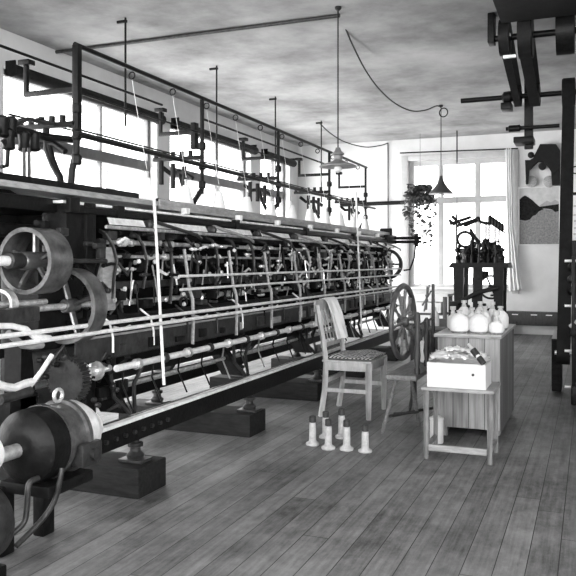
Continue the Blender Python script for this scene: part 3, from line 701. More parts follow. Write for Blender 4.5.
for i in range(10):
    a = 2 * PI * i / 10 + .12; e = WTA * math.cos(a) + Vector((0, 0, math.sin(a)))
    MB().lathe(wc + e * .03, e, [(.008, 0), (.009, .04), (.015, .09), (.008, .12), (.011, .16), (.014, .19), (.007, .235)], 8).build('spoke', 'bench_wood', wo)
MB().cyl(wc - WAX * .08, wc + WAX * .20, .010).build('axle', 'steel', SW)
for y, x, h in ((5.27, -1.135, .44), (5.72, -1.16, .37)):
    MB().lathe((x, y, bz), (0, 0, 1), [(.020, 0), (.022, .03), (.016, .05), (.024, h * .3), (.018, h * .5), (.025, h * .62), (.016, h * .75), (.023, h * .85), (.021, h - .02), (.01, h)], 14).build('post', 'dark_wood', SW)
MB().lathe((-1.17, 6.03, bz), (0, 0, 1), [(.014, 0), (.015, .3), (.013, .5), (.012, .62)], 12).build('distaff_post', 'dark_wood', SW)
fl = MB(); fl.cyl((-1.17, 5.25, .78), (-1.17, 6.05, .80), .009)
fl.build('flyer_bar', 'dark_wood', SW)
r_ = MB(); rc = Vector((-1.20, 6.0, .96))
for a in (.5, 1.3, 2.1, 2.9): r_.tube([rc + Vector((0, .11 * math.cos(a), .11 * math.sin(a))), rc - Vector((.03, .11 * math.cos(a), .11 * math.sin(a)))], .007)
r_.build('reel', 'bench_wood', SW)
r_ = MB(); r_.lathe((-1.18, 5.45, .74), (0, 1, 0), [(.03, 0), (.03, .01), (.015, .012), (.015, .12), (.03, .122), (.03, .132)], 14); r_.build('flyer_spool', 'dark_wood', SW)
def white_bobbin(loc, label, h=.2, r=.033, par=None):
    o = thing('white_bobbin', loc, label, 'bobbin', 'white bobbins on the spinning wheel bench')
    MB().lathe(loc, (0, 0, 1), [(r * .7, 0), (r, .01), (r, h * .8), (r * .7, h * .86)], 16).build('yarn', 'yarn', o)
    MB().lathe(Vector(loc) + Vector((0, 0, h * .86)), (0, 0, 1), [(r * .45, 0), (r * .45, h * .1), (r * .3, h * .14)], 12).build('tip', 'barrel', o)
white_bobbin((-1.215, 5.90, bz + .002), 'white bobbin standing on the spinning wheel bench beside the wheel', .20)
white_bobbin((-1.245, 6.05, bz + .002), 'white bobbin at the far end of the spinning wheel bench', .17)

# ------------------------------------------------------------------ crate with yarn packages
CR = thing('wooden_crate', (-.80, 5.93, 0), 'tall rough plank crate right of the spinning wheel, yarn packages on top', 'crate')
cx0, cx1, cy0, cy1, cz = -1.02, -.585, 5.41, 6.46, .735
MB().box((cx0, cy0, .07), (cx1, cy0 + .02, cz - .022), .002).build('front_panel', 'crate', CR)
MB().box((cx0, cy1 - .02, .03), (cx1, cy1, cz - .022), .002).build('back_panel', 'crate', CR)
MB().box((cx1 - .02, cy0 + .02, .03), (cx1, cy1 - .02, cz - .022), .002).build('side_panel', 'crate_side', CR)
MB().box((cx0, cy0 + .02, .03), (cx0 + .02, cy1 - .02, cz - .022), .002).build('side_panel', 'crate_side', CR)
MB().box((cx0 - .02, cy0 - .03, cz - .022), (cx1 + .015, cy1 + .02, cz - .003), .003).build('top', 'stool_top', CR)
MB().box((cx0 - .017, cy0 - .027, cz - .003), (cx1 + .012, cy1 + .017, cz)).build('paper_cover', 'card', CR, 'white paper covering the top')
for x in (cx0 + .045, cx1 - .045):
    for y in (cy0 + .045, cy1 - .045): MB().box((x - .022, y - .022, 0), (x + .022, y + .022, cz - .022), .003).build('corner_post', 'stool_wood', CR)
for px, py in ((496, 388), (498.5, 383), (500, 376)):
    q = px_x(px, py, cx1) if False else px_y(px, py, cy0 - .004)
    if q.x < cx1 - .005: MB().cyl((q.x, cy0 - .002, q.z), (q.x, cy0 + .01, q.z), .008, seg=8).build('nail_hole', 'ink', CR)
def package(loc, label, r, h, tip=.05):
    o = thing('yarn_package', loc, label, 'yarn package', 'white yarn packages on the plank crate'); L = Vector(loc)
    MB().lathe(L, (0, 0, 1), [(r * .72, 0), (r * .85, .012), (r * .85, .016)], 20).build('base', 'stool_wood', o)
    MB().lathe(L + Vector((0, 0, .016)), (0, 0, 1), [(r * .85, 0), (r, .014), (r, h * .56), (r * .9, h * .72), (r * .5, h * .9), (r * .38, h * .93), (r * .36, h - .016)], 24).build('yarn', 'yarn', o)
    MB().lathe(L + Vector((0, 0, h)), (0, 0, 1), [(.018, 0), (.018, tip * .4), (.014, tip * .45), (.014, tip * .6), (.022, tip * .65), (.022, tip), (.012, tip)], 14).build('spool_tip', 'barrel', o)
def pk(px, y, r, h, label, tip=.05):
    q = px_y(px, 300, y); package((q.x, y, cz), label, r, h, tip)
pk(459.5, 5.52, .072, .135, 'large white yarn package at the front left of the plank crate', .03)
pk(479, 5.52, .070, .135, 'large white yarn package at the front centre of the plank crate', .03)
pk(496.5, 5.50, .055, .085, 'white yarn package with a fat bare spool at the front right of the crate', .085)
pk(453, 5.72, .045, .11, 'narrow white yarn package behind the front left one on the crate', .07)
pk(464, 6.05, .055, .155, 'tall white yarn package in the rear left of the crate top', .055)
pk(472, 5.80, .045, .12, 'white yarn package between the front left and front centre ones, behind them', .05)
pk(480.5, 6.14, .05, .15, 'tall white yarn package at the rear centre of the crate top', .05)
pk(485, 5.82, .045, .13, 'white yarn package close behind the front centre one on the crate', .05)
pk(492.5, 6.10, .045, .14, 'slim white yarn package at the rear of the crate, right of centre', .06)
pk(500.5, 5.88, .06, .14, 'white yarn package at the right rear edge of the crate top', .04)

# ------------------------------------------------------------------ stool with box
SL = thing('wooden_stool', (-.77, 4.92, 0), 'low worn wooden stand on slim legs in front of the plank crate', 'stool')
sx0, sx1, sy0, sy1, sz = -.985, -.555, 4.735, 5.09, .458
MB().box((sx0 - .01, sy0 - .01, sz - .02), (sx1 + .01, sy1 + .01, sz), .004).build('top', 'stool_top', SL)
for x in (sx0 + .018, sx1 - .018):
    for y in (sy0 + .018, sy1 - .018): MB().tube([(x, y, 0), (x, y, sz - .02)], .014, 4, taper=.019, flat=(1, 1)).build('leg', 'stool_wood', SL)
MB().box((sx0 + .035, sy0 + .005, .055), (sx1 - .035, sy0 + .03, .095), .003).build('stretcher', 'stool_top', SL)
for x in (sx0 + .018, sx1 - .018): MB().box((x - .01, sy0 + .03, .06), (x + .01, sy1 - .03, .09), .003).build('stretcher', 'stool_wood', SL)
BX = thing('card_box', (-.785, 4.90, sz), 'white card box heaped with crumpled paper on the wooden stand', 'box')
bx0, bx1, by0, by1, bh = -.962, -.598, 4.755, 5.045, .155
k = MB(); k.box((bx0, by0, sz), (bx1, by0 + .005, sz + bh)); k.build('front_side', 'card', BX)
k = MB(); k.box((bx0, by1 - .005, sz), (bx1, by1, sz + bh)); k.build('back_side', 'card', BX)
for x in (bx0, bx1 - .005): MB().box((x, by0 + .005, sz), (x + .005, by1 - .005, sz + bh)).build('end_side', 'card', BX)
MB().box((bx0 + .005, by0 + .005, sz), (bx1 - .005, by1 - .005, sz + .005)).build('bottom', 'card', BX)
q = px_y(473, 375, by0); MB().cyl((q.x, by0 - .002, q.z), (q.x, by0 + .001, q.z), .009, seg=10).build('hand_hole', 'ink', BX)
papers = [(-.78, 4.90, .346, .276, .012, 0, 'large crumpled white paper lining the heap in the card box'), (-.885, 4.825, .14, .12, .036, .2, 'crumpled white paper at the front left of the heap in the card box'), (-.765, 4.83, .13, .12, .038, -.3, 'crumpled white paper at the front centre of the heap in the card box'),
          (-.88, 4.95, .15, .14, .044, -.15, 'crumpled white paper at the rear left of the heap in the card box'), (-.775, 4.955, .14, .14, .064, .4, 'crumpled white paper on the crest of the heap in the card box'), (-.68, 4.97, .12, .12, .040, .1, 'crumpled white paper at the rear right of the heap in the card box'), (-.815, 4.88, .13, .10, .078, .7, 'topmost crumpled white paper, left of the spool, on the card box heap')]
for i, (cxp, cyp, pw, pd, dz, a, lb) in enumerate(papers):
    sd = i * 2.3
    def pf(u, v, cxp=cxp, cyp=cyp, pw=pw, pd=pd, a=a, sd=sd, dz=dz, i=i):
        x, y = (u - .5) * pw, (v - .5) * pd; q = 1 if i else .6
        z = q * (.007 * math.sin(9 * u + sd) * math.cos(7 * v + sd * 2) + .008 * abs(math.sin(5 * u - 6 * v + sd)) + .004 * math.sin(21 * u + 17 * v + sd)) - (.012 if i else .003) * max((2 * u - 1) ** 4, (2 * v - 1) ** 4)
        if i == 0: z += .03 * math.exp(-((u - .5) / .3) ** 2)
        return (cxp + x * math.cos(a) - y * math.sin(a), cyp + x * math.sin(a) + y * math.cos(a), sz + bh + .002 + dz + z)
    tag(sheet(pf, 12, 12, .0012, 'crumpled_paper', 'paper'), lb, 'paper', 'crumpled papers in the card box')
SP = thing('spool', (-.655, 4.93, sz + bh + .03), 'small black-banded spool lying on the paper in the card box', 'spool')
p0 = px_y(468.5, 344, 4.80); p1 = px_y(483.5, 363.5, 4.745); d = p1 - p0
MB().cyl(p0, p0 + d * .30, .011, seg=12).build('barrel', 'barrel', SP)
MB().cyl(p0 + d * .30, p0 + d * .60, .021, seg=14).build('dark_winding', 'ink', SP); MB().cyl(p0 + d * .60, p0 + d * .70, .014, seg=12).build('barrel', 'paper', SP); MB().cyl(p0 + d * .70, p0 + d * 1., .019, seg=14).build('dark_winding', 'ink', SP)
JR = thing('jar', (-.985, 5.2, 0), 'white lidded jar on the floor under the wooden stand', 'jar')
MB().lathe((-.985, 5.2, 0), (0, 0, 1), [(.044, 0), (.047, .006), (.047, .15), (.042, .155)], 24).build('body', 'paint', JR)
MB().lathe((-.985, 5.2, .155), (0, 0, 1), [(.045, 0), (.049, .004), (.049, .02), (.03, .026), (.03, .03)], 24).build('lid', 'card', JR)

# ------------------------------------------------------------------ things behind the spinning wheel
GT = thing('work_table', (-1.3, 7.2, 0), 'grey cloth-covered low table behind the spinning wheel, left of the crate', 'table')
MB().box((-1.56, 6.85, .63), (-1.06, 7.85, .66), .01).build('top', 'grey_cloth', GT)
for x in (-1.52, -1.10):
    for y in (6.9, 7.8): MB().box((x - .025, y - .025, 0), (x + .025, y + .025, .63), .004).build('leg', 'dark_wood', GT)
MB().box((-1.54, 6.87, .45), (-1.08, 6.89, .63), .004).build('apron', 'dark_wood', GT)
BT = thing('white_bottle', (-1.33, 6.93, .66), 'white bottle-shaped yarn cone on the grey table behind the wheel', 'bottle')
MB().lathe((-1.33, 6.93, .66), (0, 0, 1), [(.04, 0), (.042, .01), (.042, .09), (.03, .12), (.016, .14)], 18).build('body', 'yarn', BT)
MB().lathe((-1.33, 6.93, .80), (0, 0, 1), [(.014, 0), (.014, .03), (.01, .035)], 12).build('neck', 'barrel', BT)
WT = thing('side_table', (-2.3, 12.2, 0), 'long pale-topped table under the back window, left of the small machine', 'table')
MB().box((-2.85, 11.9, .70), (-2.08, 12.5, .74), .006).build('top', 'card', WT)
for x in (-2.8, -2.13):
    for y in (11.95, 12.45): MB().box((x - .03, y - .03, 0), (x + .03, y + .03, .70), .004).build('leg', 'dark_wood', WT)
MB().box((-2.8, 11.95, .40), (-2.13, 12.45, .43), .004).build('shelf', 'dark_wood', WT)
tag(MB().box((-2.65, 12.0, .432), (-2.2, 12.35, .60), .01).build('linen_box', 'card'), 'white box on the shelf of the table under the back window', 'box')

# ------------------------------------------------------------------ small knitting machine at the back window
SM = thing('hosiery_machine', (-1.59, 12.1, 0), 'small black upright knitting machine on iron legs before the back window', 'knitting machine')
ax0, ax1, ay0, ay1 = -1.96, -1.24, 11.8, 12.4
for x in (ax0 + .06, ax1 - .06):
    for y in (ay0 + .05, ay1 - .05):
        MB().prism([(x - .075, y, 0), (x + .075, y, 0), (x + .065, y, .6), (x + .08, y, 1.16), (x - .08, y, 1.16), (x - .065, y, .6)], (0, -.03, 0), (0, .03, 0)).build('leg', 'iron', SM)
MB().box((ax0 + .28, ay0 + .02, 0), (ax0 + .42, ay0 + .08, 1.16), .006).build('centre_leg', 'iron', SM)
MB().prism([(ax0 - .10, 0, 1.16), (ax1 + .10, 0, 1.16), (ax1 + .08, 0, 1.24), (ax0 - .04, 0, 1.24)], (0, ay0, 0), (0, ay1, 0)).build('bed_plate', 'iron', SM)
for z in (.44, .52): MB().box((ax0 + .04, ay0 + .03, z - .02), (ax1 - .04, ay0 + .07, z + .02), .004).build('cross_bar', 'iron', SM)
MB().tube([(ax0 + .02, ay0, .60), (-1.6, ay0 - .02, .78), (ax1 - .06, ay0, .86)], .035, flat=(.5, 1)).build('treadle_link', 'iron', SM)
MB().box((ax0 - .08, ay0 - .02, .48), (ax0 + .06, ay0 + .1, .64), .02).build('counterweight', 'iron', SM)
w_ = MB(); w_.band((-1.42, ay0 + .15, .86), (0, 1, 0), .19, .16, .05); w_.cyl((-1.42, ay0 + .1, .86), (-1.42, ay0 + .2, .86), .04)
for i in range(4): w_.cyl((-1.42, ay0 + .15, .86), (-1.42 + .17 * math.cos(i * PI / 2 + .4), ay0 + .15, .86 + .17 * math.sin(i * PI / 2 + .4)), .014, seg=6)
w_.build('flywheel', 'iron', SM)
for i in range(46):
    x = rnd.uniform(ax0 + .0, ax1 - .04); y = rnd.uniform(ay0 + .02, ay1 - .08); z = 1.24
    h = rnd.uniform(.14, .44) * (1 - abs(x + 1.6) * 1.3)
    k = MB(); r = rnd.uniform(.025, .06)
    k.lathe((x, y, z), (0, 0, 1), [(r, 0), (r, h * .3), (r * .6, h * .35), (r * .6, h * .8), (r * 1.1, h * .82), (r * 1.1, h)], 10); k.build('needle_head', rnd.choice(['iron', 'iron', 'iron_grey']), SM)
for i in range(34):
    x = rnd.uniform(ax0 - .02, ax1 - .02); y = rnd.uniform(ay0, ay1 - .1); z = rnd.uniform(1.3, 1.68 - abs(x + 1.6) * .5)
    MB().tube([(x, y, z - .08), (x + rnd.uniform(-.1, .1), y, z), (x + rnd.uniform(-.16, .16), y + .05, z + rnd.uniform(-.04, .07))], .013).build('lever', 'iron', SM)
MB().torus((-1.80, ay0 + .05, 1.60), (0, 1, .3), .12, .022, 24, 8).build('hand_ring', 'iron', SM)
MB().box((ax1 - .10, ay0, 1.24), (ax1 + .02, ay0 + .15, 1.34), .01).build('stop_box', 'iron', SM)
for i in range(22):
    x = rnd.uniform(ax0 + .02, ax1 - .06); z = rnd.uniform(.98, 1.16) if i < 14 else rnd.uniform(.5, .8); y = rnd.uniform(ay0, ay0 + .3)
    MB().box((x, y, z - rnd.uniform(.03, .12)), (x + rnd.uniform(.03, .1), y + .05, z), .008).build('hanging_block', 'iron', SM)
for i in range(10):
    x = rnd.uniform(ax0, ax1); z = rnd.uniform(1.26, 1.5); MB().ball((x, ay0 + rnd.uniform(-.02, .1), z), rnd.uniform(.03, .055), 10).build('knob', 'iron', SM)
py_ = ay0 + .2
for a, b in (((450, 224), (471, 217)), ((452, 216), (462, 226)), ((449, 220), (455, 225)), ((464, 226), (478, 220)), ((470, 229), (480, 246)), ((477, 217), (480, 222)), ((480, 222), (491, 224)), ((457, 226), (480, 218))):
    MB().cyl(px_y(*a, py_), px_y(*b, py_), .024, seg=8).build('yarn_arm', 'iron', SM)
for px, top in ((456.5, 214), (486, 222), (489, 224), (495, 228), (499, 230)):
    MB().cyl(px_y(px, 250, py_), px_y(px, top, py_), .014, seg=6).build('yarn_stem', 'iron', SM)
for i in range(5):
    c = px_y(490 + i * 3.0, 219 + i * 2.0, py_)
    MB().lathe(c - Vector((0, 0, .07)), (0, 0, 1), [(.02, 0), (.032, .02), (.032, .10), (.02, .13)], 12).build('feed_spool', 'iron', SM)
MB().cyl(px_y(488, 222, py_), px_y(505, 233, py_), .012, seg=8).build('yarn_arm', 'iron', SM)

# ------------------------------------------------------------------ back wall furnishings
# hanging plant
PL = thing('hanging_plant', (-2.76, 13.05, 2.40), 'trailing leafy plant hanging in the left of the back window', 'plant')
pc = Vector((-2.76, 13.05, 2.40))
MB().lathe(pc - Vector((0, 0, .05)), (0, 0, 1), [(.04, 0), (.06, .02), (.085, .12), (.09, .13), (.08, .13), (.07, .11)], 18).build('pot', 'dark_wood', PL)
MB().cyl(pc + Vector((0, 0, .05)), (pc.x, pc.y, 3.5), .003, seg=6).build('cord', 'iron_grey', PL)
bm = MB(); st = MB()
for s_ in range(34):
    a = rnd.uniform(0, 2 * PI); L_ = rnd.uniform(.3, 1.05) if s_ > 12 else rnd.uniform(.08, .3); r0 = rnd.uniform(.05, .2)
    pts = []
    n = max(4, int(L_ / .045))
    for i in range(n + 1):
        f = i / n; rr = .06 + r0 * min(1, f * 3)
        pts.append(pc + Vector((rr * math.cos(a) + .05 * math.sin(6 * f + s_), rr * math.sin(a) * .8, .16 + .05 * math.sin(min(f * 3, 1) * PI) - L_ * f)))
    st.tube(pts, .0035, 5)
    for p in pts:
        for _ in range(3 if p.z > pc.z - .12 else 1):
            if rnd.random() < .25 and p.z < pc.z - .2: continue
            e = Euler((rnd.uniform(-1, 1), rnd.uniform(-1, 1), rnd.uniform(0, 6.3))).to_matrix(); sz_ = rnd.uniform(.032, .06)
            q = p + Vector((rnd.uniform(-.04, .04), rnd.uniform(-.04, .04), rnd.uniform(-.03, .03)))
            ring = [(0, -1, 0), (.5, -.3, .1), (.55, .3, .1), (0, 1, -.1), (-.55, .3, .1), (-.5, -.3, .1)]
            bm.bm.faces.new([bm.bm.verts.new(q + e @ (Vector(v) * sz_)) for v in ring])
bm.build('foliage', 'leaf', PL); st.build('stem', 'leaf', PL)
# curtain and rod
tag(MB().cyl(px_y(400, 153, 13.45), px_y(518, 148.5, 13.45), .012, seg=8).build('curtain_rod', 'iron'), 'thin dark curtain rod above the back window', 'curtain rod')
cl0 = px_y(505, 150, 13.42); cl1 = px_y(512, 150, 13.42)
def curt(u, v):
    z = 3.21 - 2.47 * v
    w = .11 + .11 * max(0, v - .55) / .45
    x = cl0.x - .005 + .06 * v + w * u + .04 * max(0, v - .8)
    return (x, 13.44 + .022 * math.sin(u * 20 + v * 2) , z + (.05 * u * (v > .95)))
tag(sheet(curt, 26, 14, .003, 'curtain', 'curtain'), 'thin white curtain hanging at the right edge of the back window', 'curtain')
# poster with a rocky hillside view
po = thing('framed_picture', (-.95, YB - .02, 1.7), 'framed grey landscape print of a dark rocky hill on the back wall', 'picture')
a = px_y(519.5, 187.5, YB - .015); c = px_y(559, 244, YB - .015)
fx0, fx1, fz0, fz1 = a.x, c.x, c.z, px_y(559, 187, YB).z
def onp(u, v): return (fx0 + (fx1 - fx0) * u, fz0 + (fz1 - fz0) * v)
M['print_sky'] = mat('print pale sky', .42, .5, 0, .3, .2, 5); M['print_ground'] = mat('print grey slope', .17, .5, 0, .3, .45, 34, 8); M['print_rock'] = mat('print dark rock', .012, .7, 0, .05, .8, 22, 8); M['print_hill'] = mat('print far hills', .28, .5, 0, .3, .2, 9)
MB().box((fx0, YB - .014, fz0), (fx1, YB - .004, fz1)).build('mount', 'print_sky', po)
def patch(name, poly, m, d): MB().prism([(onp(u, v)[0], YB - .0145 - d, onp(u, v)[1]) for u, v in poly], (0, 0, 0), (0, -.0008, 0)).build(name, m, po)
patch('ground_print', [(.0, .0), (1, 0), (1, .60), (.8, .60), (.6, .62), (.4, .55), (.2, .5), (0, .52)], 'print_ground', .0005)
patch('hill_print', [(.4, .6), (.55, .70), (.7, .77), (.8, .73), (.9, .78), (1, .74), (1, .6)], 'print_hill', .0003)
patch('ridge_print', [(.5, .66), (.75, .68), (1, .70), (1, .58), (.9, .56), (.85, .6), (.75, .62), (.6, .63)], 'print_rock', .0014)
patch('rock_print', [(0, .44), (0, .8), (.06, .84), (.14, .87), (.22, .84), (.32, .79), (.42, .72), (.52, .66), (.62, .62), (.5, .58), (.42, .52), (.34, .5), (.27, .44), (.15, .42)], 'print_rock', .0024)
e = MB()
for (u0, u1, v0, v1) in ((-.025, 0, -.02, 1.02), (1, 1.025, -.02, 1.02), (0, 1, -.02, 0), (0, 1, 1, 1.02)):
    p0, p1 = onp(u0, v0), onp(u1, v1); e.box((p0[0], YB - .028, p0[1]), (p1[0], YB - .002, p1[1]), .002)
e.build('picture_frame', 'plaster', po)
# pinned sheet on the wall, far right
ns = thing('wall_notice', (-.30, YB - .01, 1.5), 'white printed notice on the back wall beside the vertical belt', 'notice')
a = px_y(568, 162, YB - .01); c = px_y(592, 248, YB - .01)
MB().box((a.x, YB - .012, c.z), (c.x, YB - .004, a.z)).build('sheet', 'paper', ns)
for px, py, w, h in ((575, 206, .05, .012), (574.5, 215, .04, .01), (575, 221, .04, .01), (575, 228, .04, .01), (574.5, 234, .04, .01)):
    q = px_y(px, py, YB - .0125); MB().box((q.x - w / 2, YB - .0138, q.z - h / 2), (q.x + w / 2, YB - .0122, q.z + h / 2)).build('print_line', 'ink', ns)
q = px_y(575.5, 170, YB - .013); MB().torus((q.x, YB - .0135, q.z), (0, 1, 0), .06, .012, 20, 6, .3).build('print_letter', 'ink', ns)
q0 = px_y(567, 194, YB - .02); q1 = px_y(592, 192, YB - .02)
MB().box((q0.x, YB - .03, q0.z - .025), (q1.x, YB - .0125, q0.z + .025), .004).build('clamp_strip', 'iron', ns)
# pipe along the back wall, left of the window
tag(MB().cyl(px_y(340, 205, YB - .05), px_y(404, 202.5, YB - .05), .035, seg=12).build('wall_pipe', 'iron'), 'dark horizontal pipe on the back wall left of the window', 'pipe')
# low dark chest along the wall
LC = thing('low_trunk', (-.85, 13.4, 0), 'long low dark trunk with pale fittings along the foot of the back wall', 'trunk')
a = px_y(505, 318, 13.35).x; c = -.30
MB().box((a, 13.36, .17), (c, 13.58, .40), .008).build('body', 'dark_wood', LC)
for px in (515, 534, 549): q = px_y(px, 315, 13.36); MB().box((q.x - .05, 13.352, .345), (q.x + .05, 13.36, .36)).build('fitting', 'pale_steel', LC)
for px in (517, 536): q = px_y(px, 322, 13.36); MB().box((q.x - .02, 13.352, .20), (q.x + .02, 13.36, .23)).build('fitting', 'iron_grey', LC)
for x in (a + .08, c - .08): MB().box((x - .03, 13.38, 0), (x + .03, 13.56, .17), .004).build('foot', 'dark_wood', LC)

# iron wall bracket above the picture
WB = thing('wall_bracket', (-.85, 13.5, 2.8), 'black stepped iron bearing bracket on the back wall above the picture', 'bracket')
YW = 13.45
MB().prism([px_y(*q, YW) for q in ((525, 160), (530, 160), (533, 158), (536, 152), (540, 144), (556, 144), (560, 150), (560, 168), (553, 175), (549, 168), (544, 162), (538, 161), (534, 165), (529, 170), (528, 184), (526, 184))], (0, 0, 0), (0, .13, 0)).build('bracket_arm', 'dull_iron', WB)
c = px_y(531, 155, YW); MB().ball(c, .055, 12).build('oil_cup', 'dull_iron', WB)
c = px_y(542, 166, YW); MB().lathe(c, (0, 1, 0), [(.06, 0), (.06, .1)], 16).build('bearing', 'dull_iron', WB)
for px in (531, 549): c = px_y(px, 181, YW); MB().lathe(c, (0, 1, 0), [(.05, .06), (.10, .08), (.10, .11), (.05, .12)], 20).build('shadow_disc', 'grey_board', WB)  # grey discs stand in for two round shadow spots on the wall
MB().prism([px_y(*q, YW) for q in ((551, 172), (560, 160), (560, 185), (552, 185))], (0, .02, 0), (0, .12, 0)).build('bracket_foot', 'dull_iron', WB)

# ------------------------------------------------------------------ overhead shafting
YS = 8.2
def hang_shaft(px0, py0, x1, r, label):
    p = px_y(px0, py0, YS)
    t = thing('line_shaft', (0, YS, p.z), label, 'shaft', 'overhead shafts')
    MB().cyl(p, (x1, YS, p.z), r, seg=14).build('shaft', 'iron', t); return t, p.z
t1, zs1 = hang_shaft(461, 101, .9, .027, 'upper dark overhead shaft reaching out over the room, with belt pulleys')
t2, zs2 = hang_shaft(506, 129, -.29, .020, 'lower thin dark overhead shaft beneath the belt pulleys')
def xs(px): return px_y(px, 100, YS).x
MB().lathe((xs(502), YS, zs1), (1, 0, 0), [(.03, 0), (.06, .02), (.065, .09), (.045, .1), (.045, .2)], 16).build('sleeve', 'iron', t1)
MB().box((xs(501), YS - .05, zs1 - .13), (xs(512), YS + .15, zs1 - .06), .01).build('bearing_block', 'iron', t1)
MB().lathe((xs(514), YS, zs1), (1, 0, 0), [(.03, 0), (.10, .005), (.10, .07), (.03, .075)], 28).build('pulley', 'iron', t1)
MB().lathe((xs(530), YS, zs1), (1, 0, 0), [(.03, 0), (.11, .005), (.11, .095), (.03, .1)], 28).build('pulley', 'iron', t1)
MB().lathe((-.27, YS, zs1), (1, 0, 0), [(.03, 0), (.14, .005), (.14, .13), (.03, .135)], 28).build('pulley', 'iron', t1)
MB().lathe((xs(508), YS, zs2), (1, 0, 0), [(.02, 0), (.035, .01), (.035, .12), (.02, .13)], 14).build('sleeve', 'iron', t2)
HG = thing('shaft_hanger', (-.6, YS + .1, 3.5), 'dark iron hanger carrying the overhead shafts from the ceiling', 'hanger')
MB().box((xs(523), YS + .15, zs2 - .2), (xs(532), YS + .21, 3.5), .008).build('hanger_post', 'iron', HG)
MB().box((xs(514), YS - .08, zs2 - .16), (xs(534), YS + .22, zs2 - .10), .008).build('hanger_shelf', 'iron', HG)
MB().box((.3, YS + .15, zs2 - .1), (.38, YS + .21, 3.5), .008).build('hanger_post', 'iron', HG)
CB = thing('ceiling_timber', (-.3, 6.6, 3.5), 'heavy dark timber under the ceiling at the upper right, holding the belt gear', 'timber')
MB().box((-.72, 4.2, 3.33), (1.2, 4.6, 3.5), .01).box((-.72, 5.4, 3.33), (1.2, 6.77, 3.5), .01).build('timber_bed', 'black_wood', CB)
MB().box((-.86, 6.95, 3.23), (-.80, 7.10, 3.5), .01).build('bearing_hanger', 'iron', CB)
MB().cyl((-.86, 7.0, 3.27), (1.2, 7.0, 3.27), .03, seg=12).build('upper_shaft', 'iron', CB)
for px, py in ((505, 37), (510, 58)):
    q = px_y(px, py, 7.0)
    MB().box((q.x - .055, 6.93, q.z - .012), (q.x + .055, 6.97, q.z + .012), .004).build('highlight_plate', 'pale_steel', CB)  # pale plates stand in for white highlights on the belt gear
for x, w, R in ((xs(517) , .10, .16), (xs(535), .13, .2), (-.2, .16, .2)):
    MB().lathe((x - w / 2, 7.0, 3.27), (1, 0, 0), [(.03, 0), (R, .005), (R, w - .005), (.03, w)], 30).build('upper_pulley', 'iron', CB)
for x, R1, R2, w, l in ((xs(514) + .04, .16, .10, .07, 'narrow flat belt rising from the overhead shaft to the ceiling gear'), (xs(530) + .05, .2, .11, .10, 'broad flat belt beside the narrow one, up to the ceiling gear'), (-.04, .2, .14, .13, 'broad flat belt at the far right between overhead shaft and ceiling gear')):
    tag(MB().loop_belt((x, 7.0, 3.27), R1, (x, YS, zs1), R2, (1, 0, 0), w).build('drive_belt', 'rubber'), l, 'belt', 'flat leather belts of the overhead drive')
tag(MB().loop_belt((-.20, YS, zs1 - .02), .16, (-.225, 7.3, .42), .10, (1, 0, 0), .11).build('drive_belt', 'rubber'), 'long dark flat belt running down to the machine at the right edge', 'belt', 'flat leather belts of the overhead drive')

# ------------------------------------------------------------------ machine at the right edge
WM = thing('winding_machine', (.1, 7.4, 0), 'dark winding machine with pale rods at the right edge of the floor', 'winding machine')
MB().lathe((-.28, 7.3, .42), (1, 0, 0), [(.03, 0), (.098, .004), (.098, .10), (.03, .105)], 24).build('pulley', 'iron', WM)
MB().cyl((-.3, 7.3, .42), (.7, 7.3, .42), .02).build('shaft', 'steel', WM)
MB().box((-.34, 7.55, .02), (-.25, 7.85, .52), .012).build('side_post', 'sleeper', WM)
MB().prism([(-.34, 7.55, .52), (-.25, 7.55, .52), (-.25, 7.85, .52), (-.34, 7.85, .52)], (0, 0, 0), (.03, 0, .09)).build('post_cap', 'card', WM)
MB().box((-.155, 7.0, 0), (-.11, 7.9, .16), .01).build('frame_foot', 'iron', WM); MB().box((.6, 7.0, 0), (.66, 7.9, .16), .01).build('frame_foot', 'iron', WM)
for x in (-.135, .63):
    MB().box((x - .02, 7.42, .1), (x + .02, 7.48, 1.45), .008).build('upright', 'iron', WM); MB().box((x - .015, 7.05, .1), (x + .015, 7.10, 1.3), .008).build('upright', 'iron', WM)
for z in (1.26, .86, .46, .14): MB().cyl((-.21, 7.12, z), (.7, 7.12, z), .013, seg=10).build('cross_rod', 'pale_steel', WM)
MB().box((-.16, 7.0, .60), (.7, 7.5, .66), .01).build('table', 'iron', WM)
MB().box((-.15, 7.1, .18), (.6, 7.4, .58), .02).build('drive_case', 'iron', WM)
for i in range(12):
    x = -.13 + (i % 4) * .10; z = .98 + (i // 4) * .11
    MB().lathe((x - .03, 7.35, z), (.3, -1, .2), [(.02, 0), (.04, .01), (.03, .05), (.04, .09), (.01, .1)], 10).build('winding_spindle', rnd.choice(['iron', 'iron_grey']), WM)
MB().tube([(-.16, 7.1, .68), (-.10, 7.05, .74), (.05, 7.05, .66), (.2, 7.0, .7)], .02).build('lever', 'pale_steel', WM)

